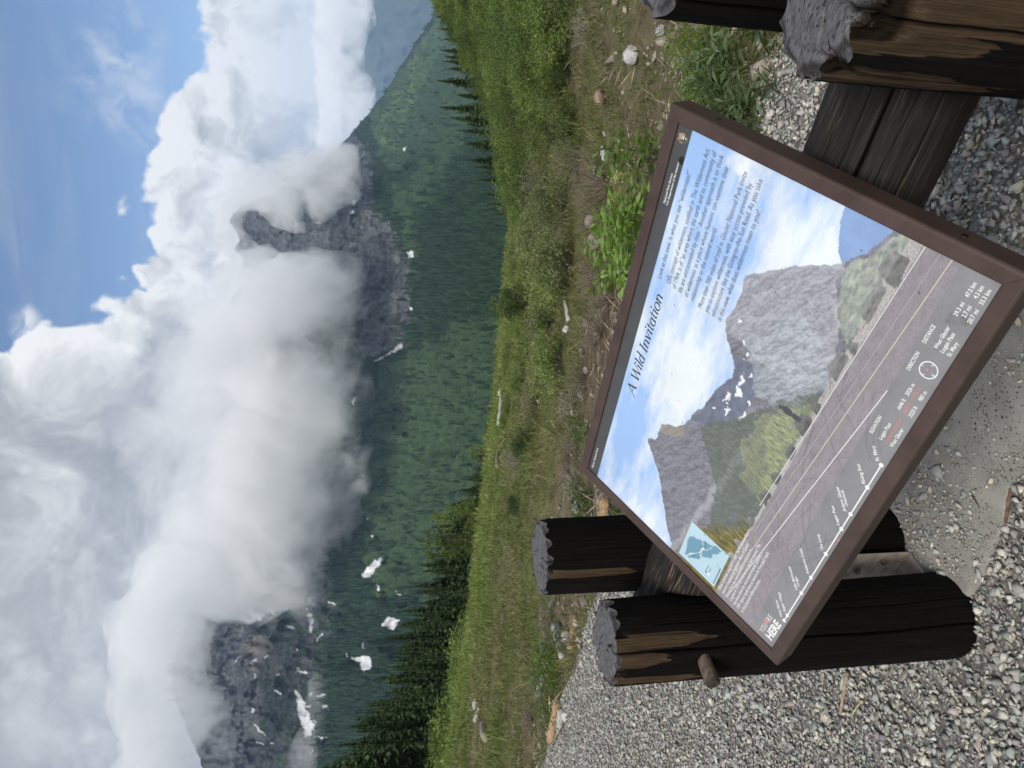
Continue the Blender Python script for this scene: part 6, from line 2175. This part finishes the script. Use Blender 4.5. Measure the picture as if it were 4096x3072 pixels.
YG0, YG1 = (0.11, 0.19, 0.03), (0.21, 0.31, 0.08)
for k, (x_, y_, n_, h_, lb) in enumerate(((1432, 392, 4, 0.40, 'bright leafy elder plant at the right, under the cream flower head'), (1424, 450, 5, 0.34, 'bright leafy elder plant second from right above the sign edge'), (1416, 512, 5, 0.36, 'bright leafy elder plant third from right above the sign edge'), (1392, 560, 5, 0.36, 'bright leafy elder plant second from left above the sign edge'), (1395, 600, 3, 0.22, 'bright leafy elder plant at the left end, lowest of them'))):
    herb('elder_plant', lb, 'plant', x_, y_, n_, h_, 0.135, 0.30, YG0, YG1, 0.20, perst=7, seed=70 + k, whorl=True, group='bright elder plants behind the sign')
pf = ground_hit(1395, 384)
if pf is not None:
    g_ = np.random.default_rng(2)
    q_ = g_.normal(0, 1, (240, 3)) * np.array([0.022, 0.022, 0.034])
    fl = empty('flower_head', tuple(pf + np.array([0, 0, 0.0])), label='cream flower head above the bright elder plant', cat='flower')
    v_, f_ = tube([(0.0, 0, -0.02), (0, 0, 0.12), (0, 0, 0.21)], [0.004, 0.003, 0.002], 5)
    mesh_obj('stem', v_, f_, m_twig, fl, cols=np.tile([0.07, 0.10, 0.03], (len(v_), 1)))
    v_, f_, c_ = blades(q_ + np.array([0, 0, 0.22]), g_.normal(0, 1, (240, 3)), np.full(240, 0.014), np.full(240, 0.009), np.tile([0.48, 0.47, 0.22], (240, 1)) * g_.uniform(0.7, 1.2, (240, 1)), 0.0, g_)
    mesh_obj('petals', v_, f_, m_leaf, fl, cols=c_)
SG0, SG1 = (0.07, 0.115, 0.045), (0.20, 0.26, 0.14)
for k, (x_, y_, n_, h_, lf, nw, c0, c1, sp, lb) in enumerate((
        (1620, 245, 16, 0.26, 0.10, 0.17, SG0, SG1, 0.30, 'silvery narrow-leaved weed clump at the gravel edge nearest the sign corner'),
        (1630, 195, 16, 0.30, 0.11, 0.15, SG0, SG1, 0.30, 'narrow-leaved weed clump between the sign and the right posts'),
        (1600, 150, 12, 0.28, 0.10, 0.16, SG0, SG1, 0.26, 'narrow-leaved weed clump by the pale rocks at the right posts'),
        (1556, 255, 14, 0.22, 0.08, 0.16, SG0, (0.19, 0.23, 0.15), 0.30, 'silver green weed just above the upper right sign corner'),
        (1560, 175, 26, 0.20, 0.17, 0.06, (0.07, 0.13, 0.012), (0.15, 0.22, 0.03), 0.42, 'bright grass tuft behind the right-hand weeds'),
        (1540, 120, 22, 0.18, 0.16, 0.06, (0.07, 0.13, 0.012), (0.15, 0.22, 0.03), 0.36, 'bright grass tuft nearest the right rear post'),
        (1285, 1078, 16, 0.24, 0.10, 0.15, (0.04, 0.085, 0.018), (0.11, 0.17, 0.05), 0.26, 'narrow-leaved green plant between the sign corner and left rear post'),
        (1278, 1125, 12, 0.22, 0.10, 0.15, (0.04, 0.085, 0.018), (0.11, 0.17, 0.05), 0.22, 'narrow-leaved green plant touching the left rear post'),
        (1220, 1425, 18, 0.26, 0.13, 0.10, (0.05, 0.10, 0.016), (0.11, 0.17, 0.04), 0.36, 'green tuft at the gravel edge behind the left front post'),
        (1206, 1475, 18, 0.26, 0.14, 0.09, (0.05, 0.10, 0.016), (0.11, 0.17, 0.04), 0.36, 'leafy green tuft left of the left front post'),
        (1190, 1515, 14, 0.22, 0.13, 0.09, (0.06, 0.10, 0.02), (0.13, 0.17, 0.05), 0.32, 'green tuft furthest left along the gravel edge'),
        (1268, 935, 12, 0.16, 0.09, 0.14, SG0, SG1, 0.25, 'low green weed above the upper left corner of the sign'),
        (1288, 965, 8, 0.13, 0.08, 0.14, SG0, SG1, 0.20, 'low green weed touching the upper left corner of the sign'))):
    herb('weed_clump', lb, 'plant', x_, y_, n_, h_, lf, nw, c0, c1, sp, seed=90 + k, perst=12)
# sprigs coming up through the gravel under the right end of the sign
pg = ground_hit(2075, 470)
herb('weed_sprig', 'drooping willowherb sprig on the gravel below the right sign edge', 'plant', 0, 0, 1, 0.18, 0.085, 0.2, (0.07, 0.10, 0.05), (0.14, 0.18, 0.10), 0.12, lean=(-0.05, 0.02), seed=120, perst=11, pos_=pg, stemc=(0.13, 0.075, 0.05))
pg = ground_hit(2125, 545)
herb('weed_sprig', 'grey green willowherb sprig at the very right corner of the sign', 'plant', 0, 0, 1, 0.14, 0.085, 0.24, (0.08, 0.11, 0.06), (0.16, 0.19, 0.13), 0.12, lean=(-0.06, 0.0), seed=121, perst=9, pos_=pg, stemc=(0.13, 0.075, 0.05))
pg = ground_hit(2128, 780)
herb('weed_sprig', 'tiny green sprig growing out of the concrete footing', 'plant', 0, 0, 1, 0.035, 0.035, 0.22, (0.03, 0.055, 0.02), (0.06, 0.10, 0.03), 0.02, seed=122, perst=6, pos_=pg)
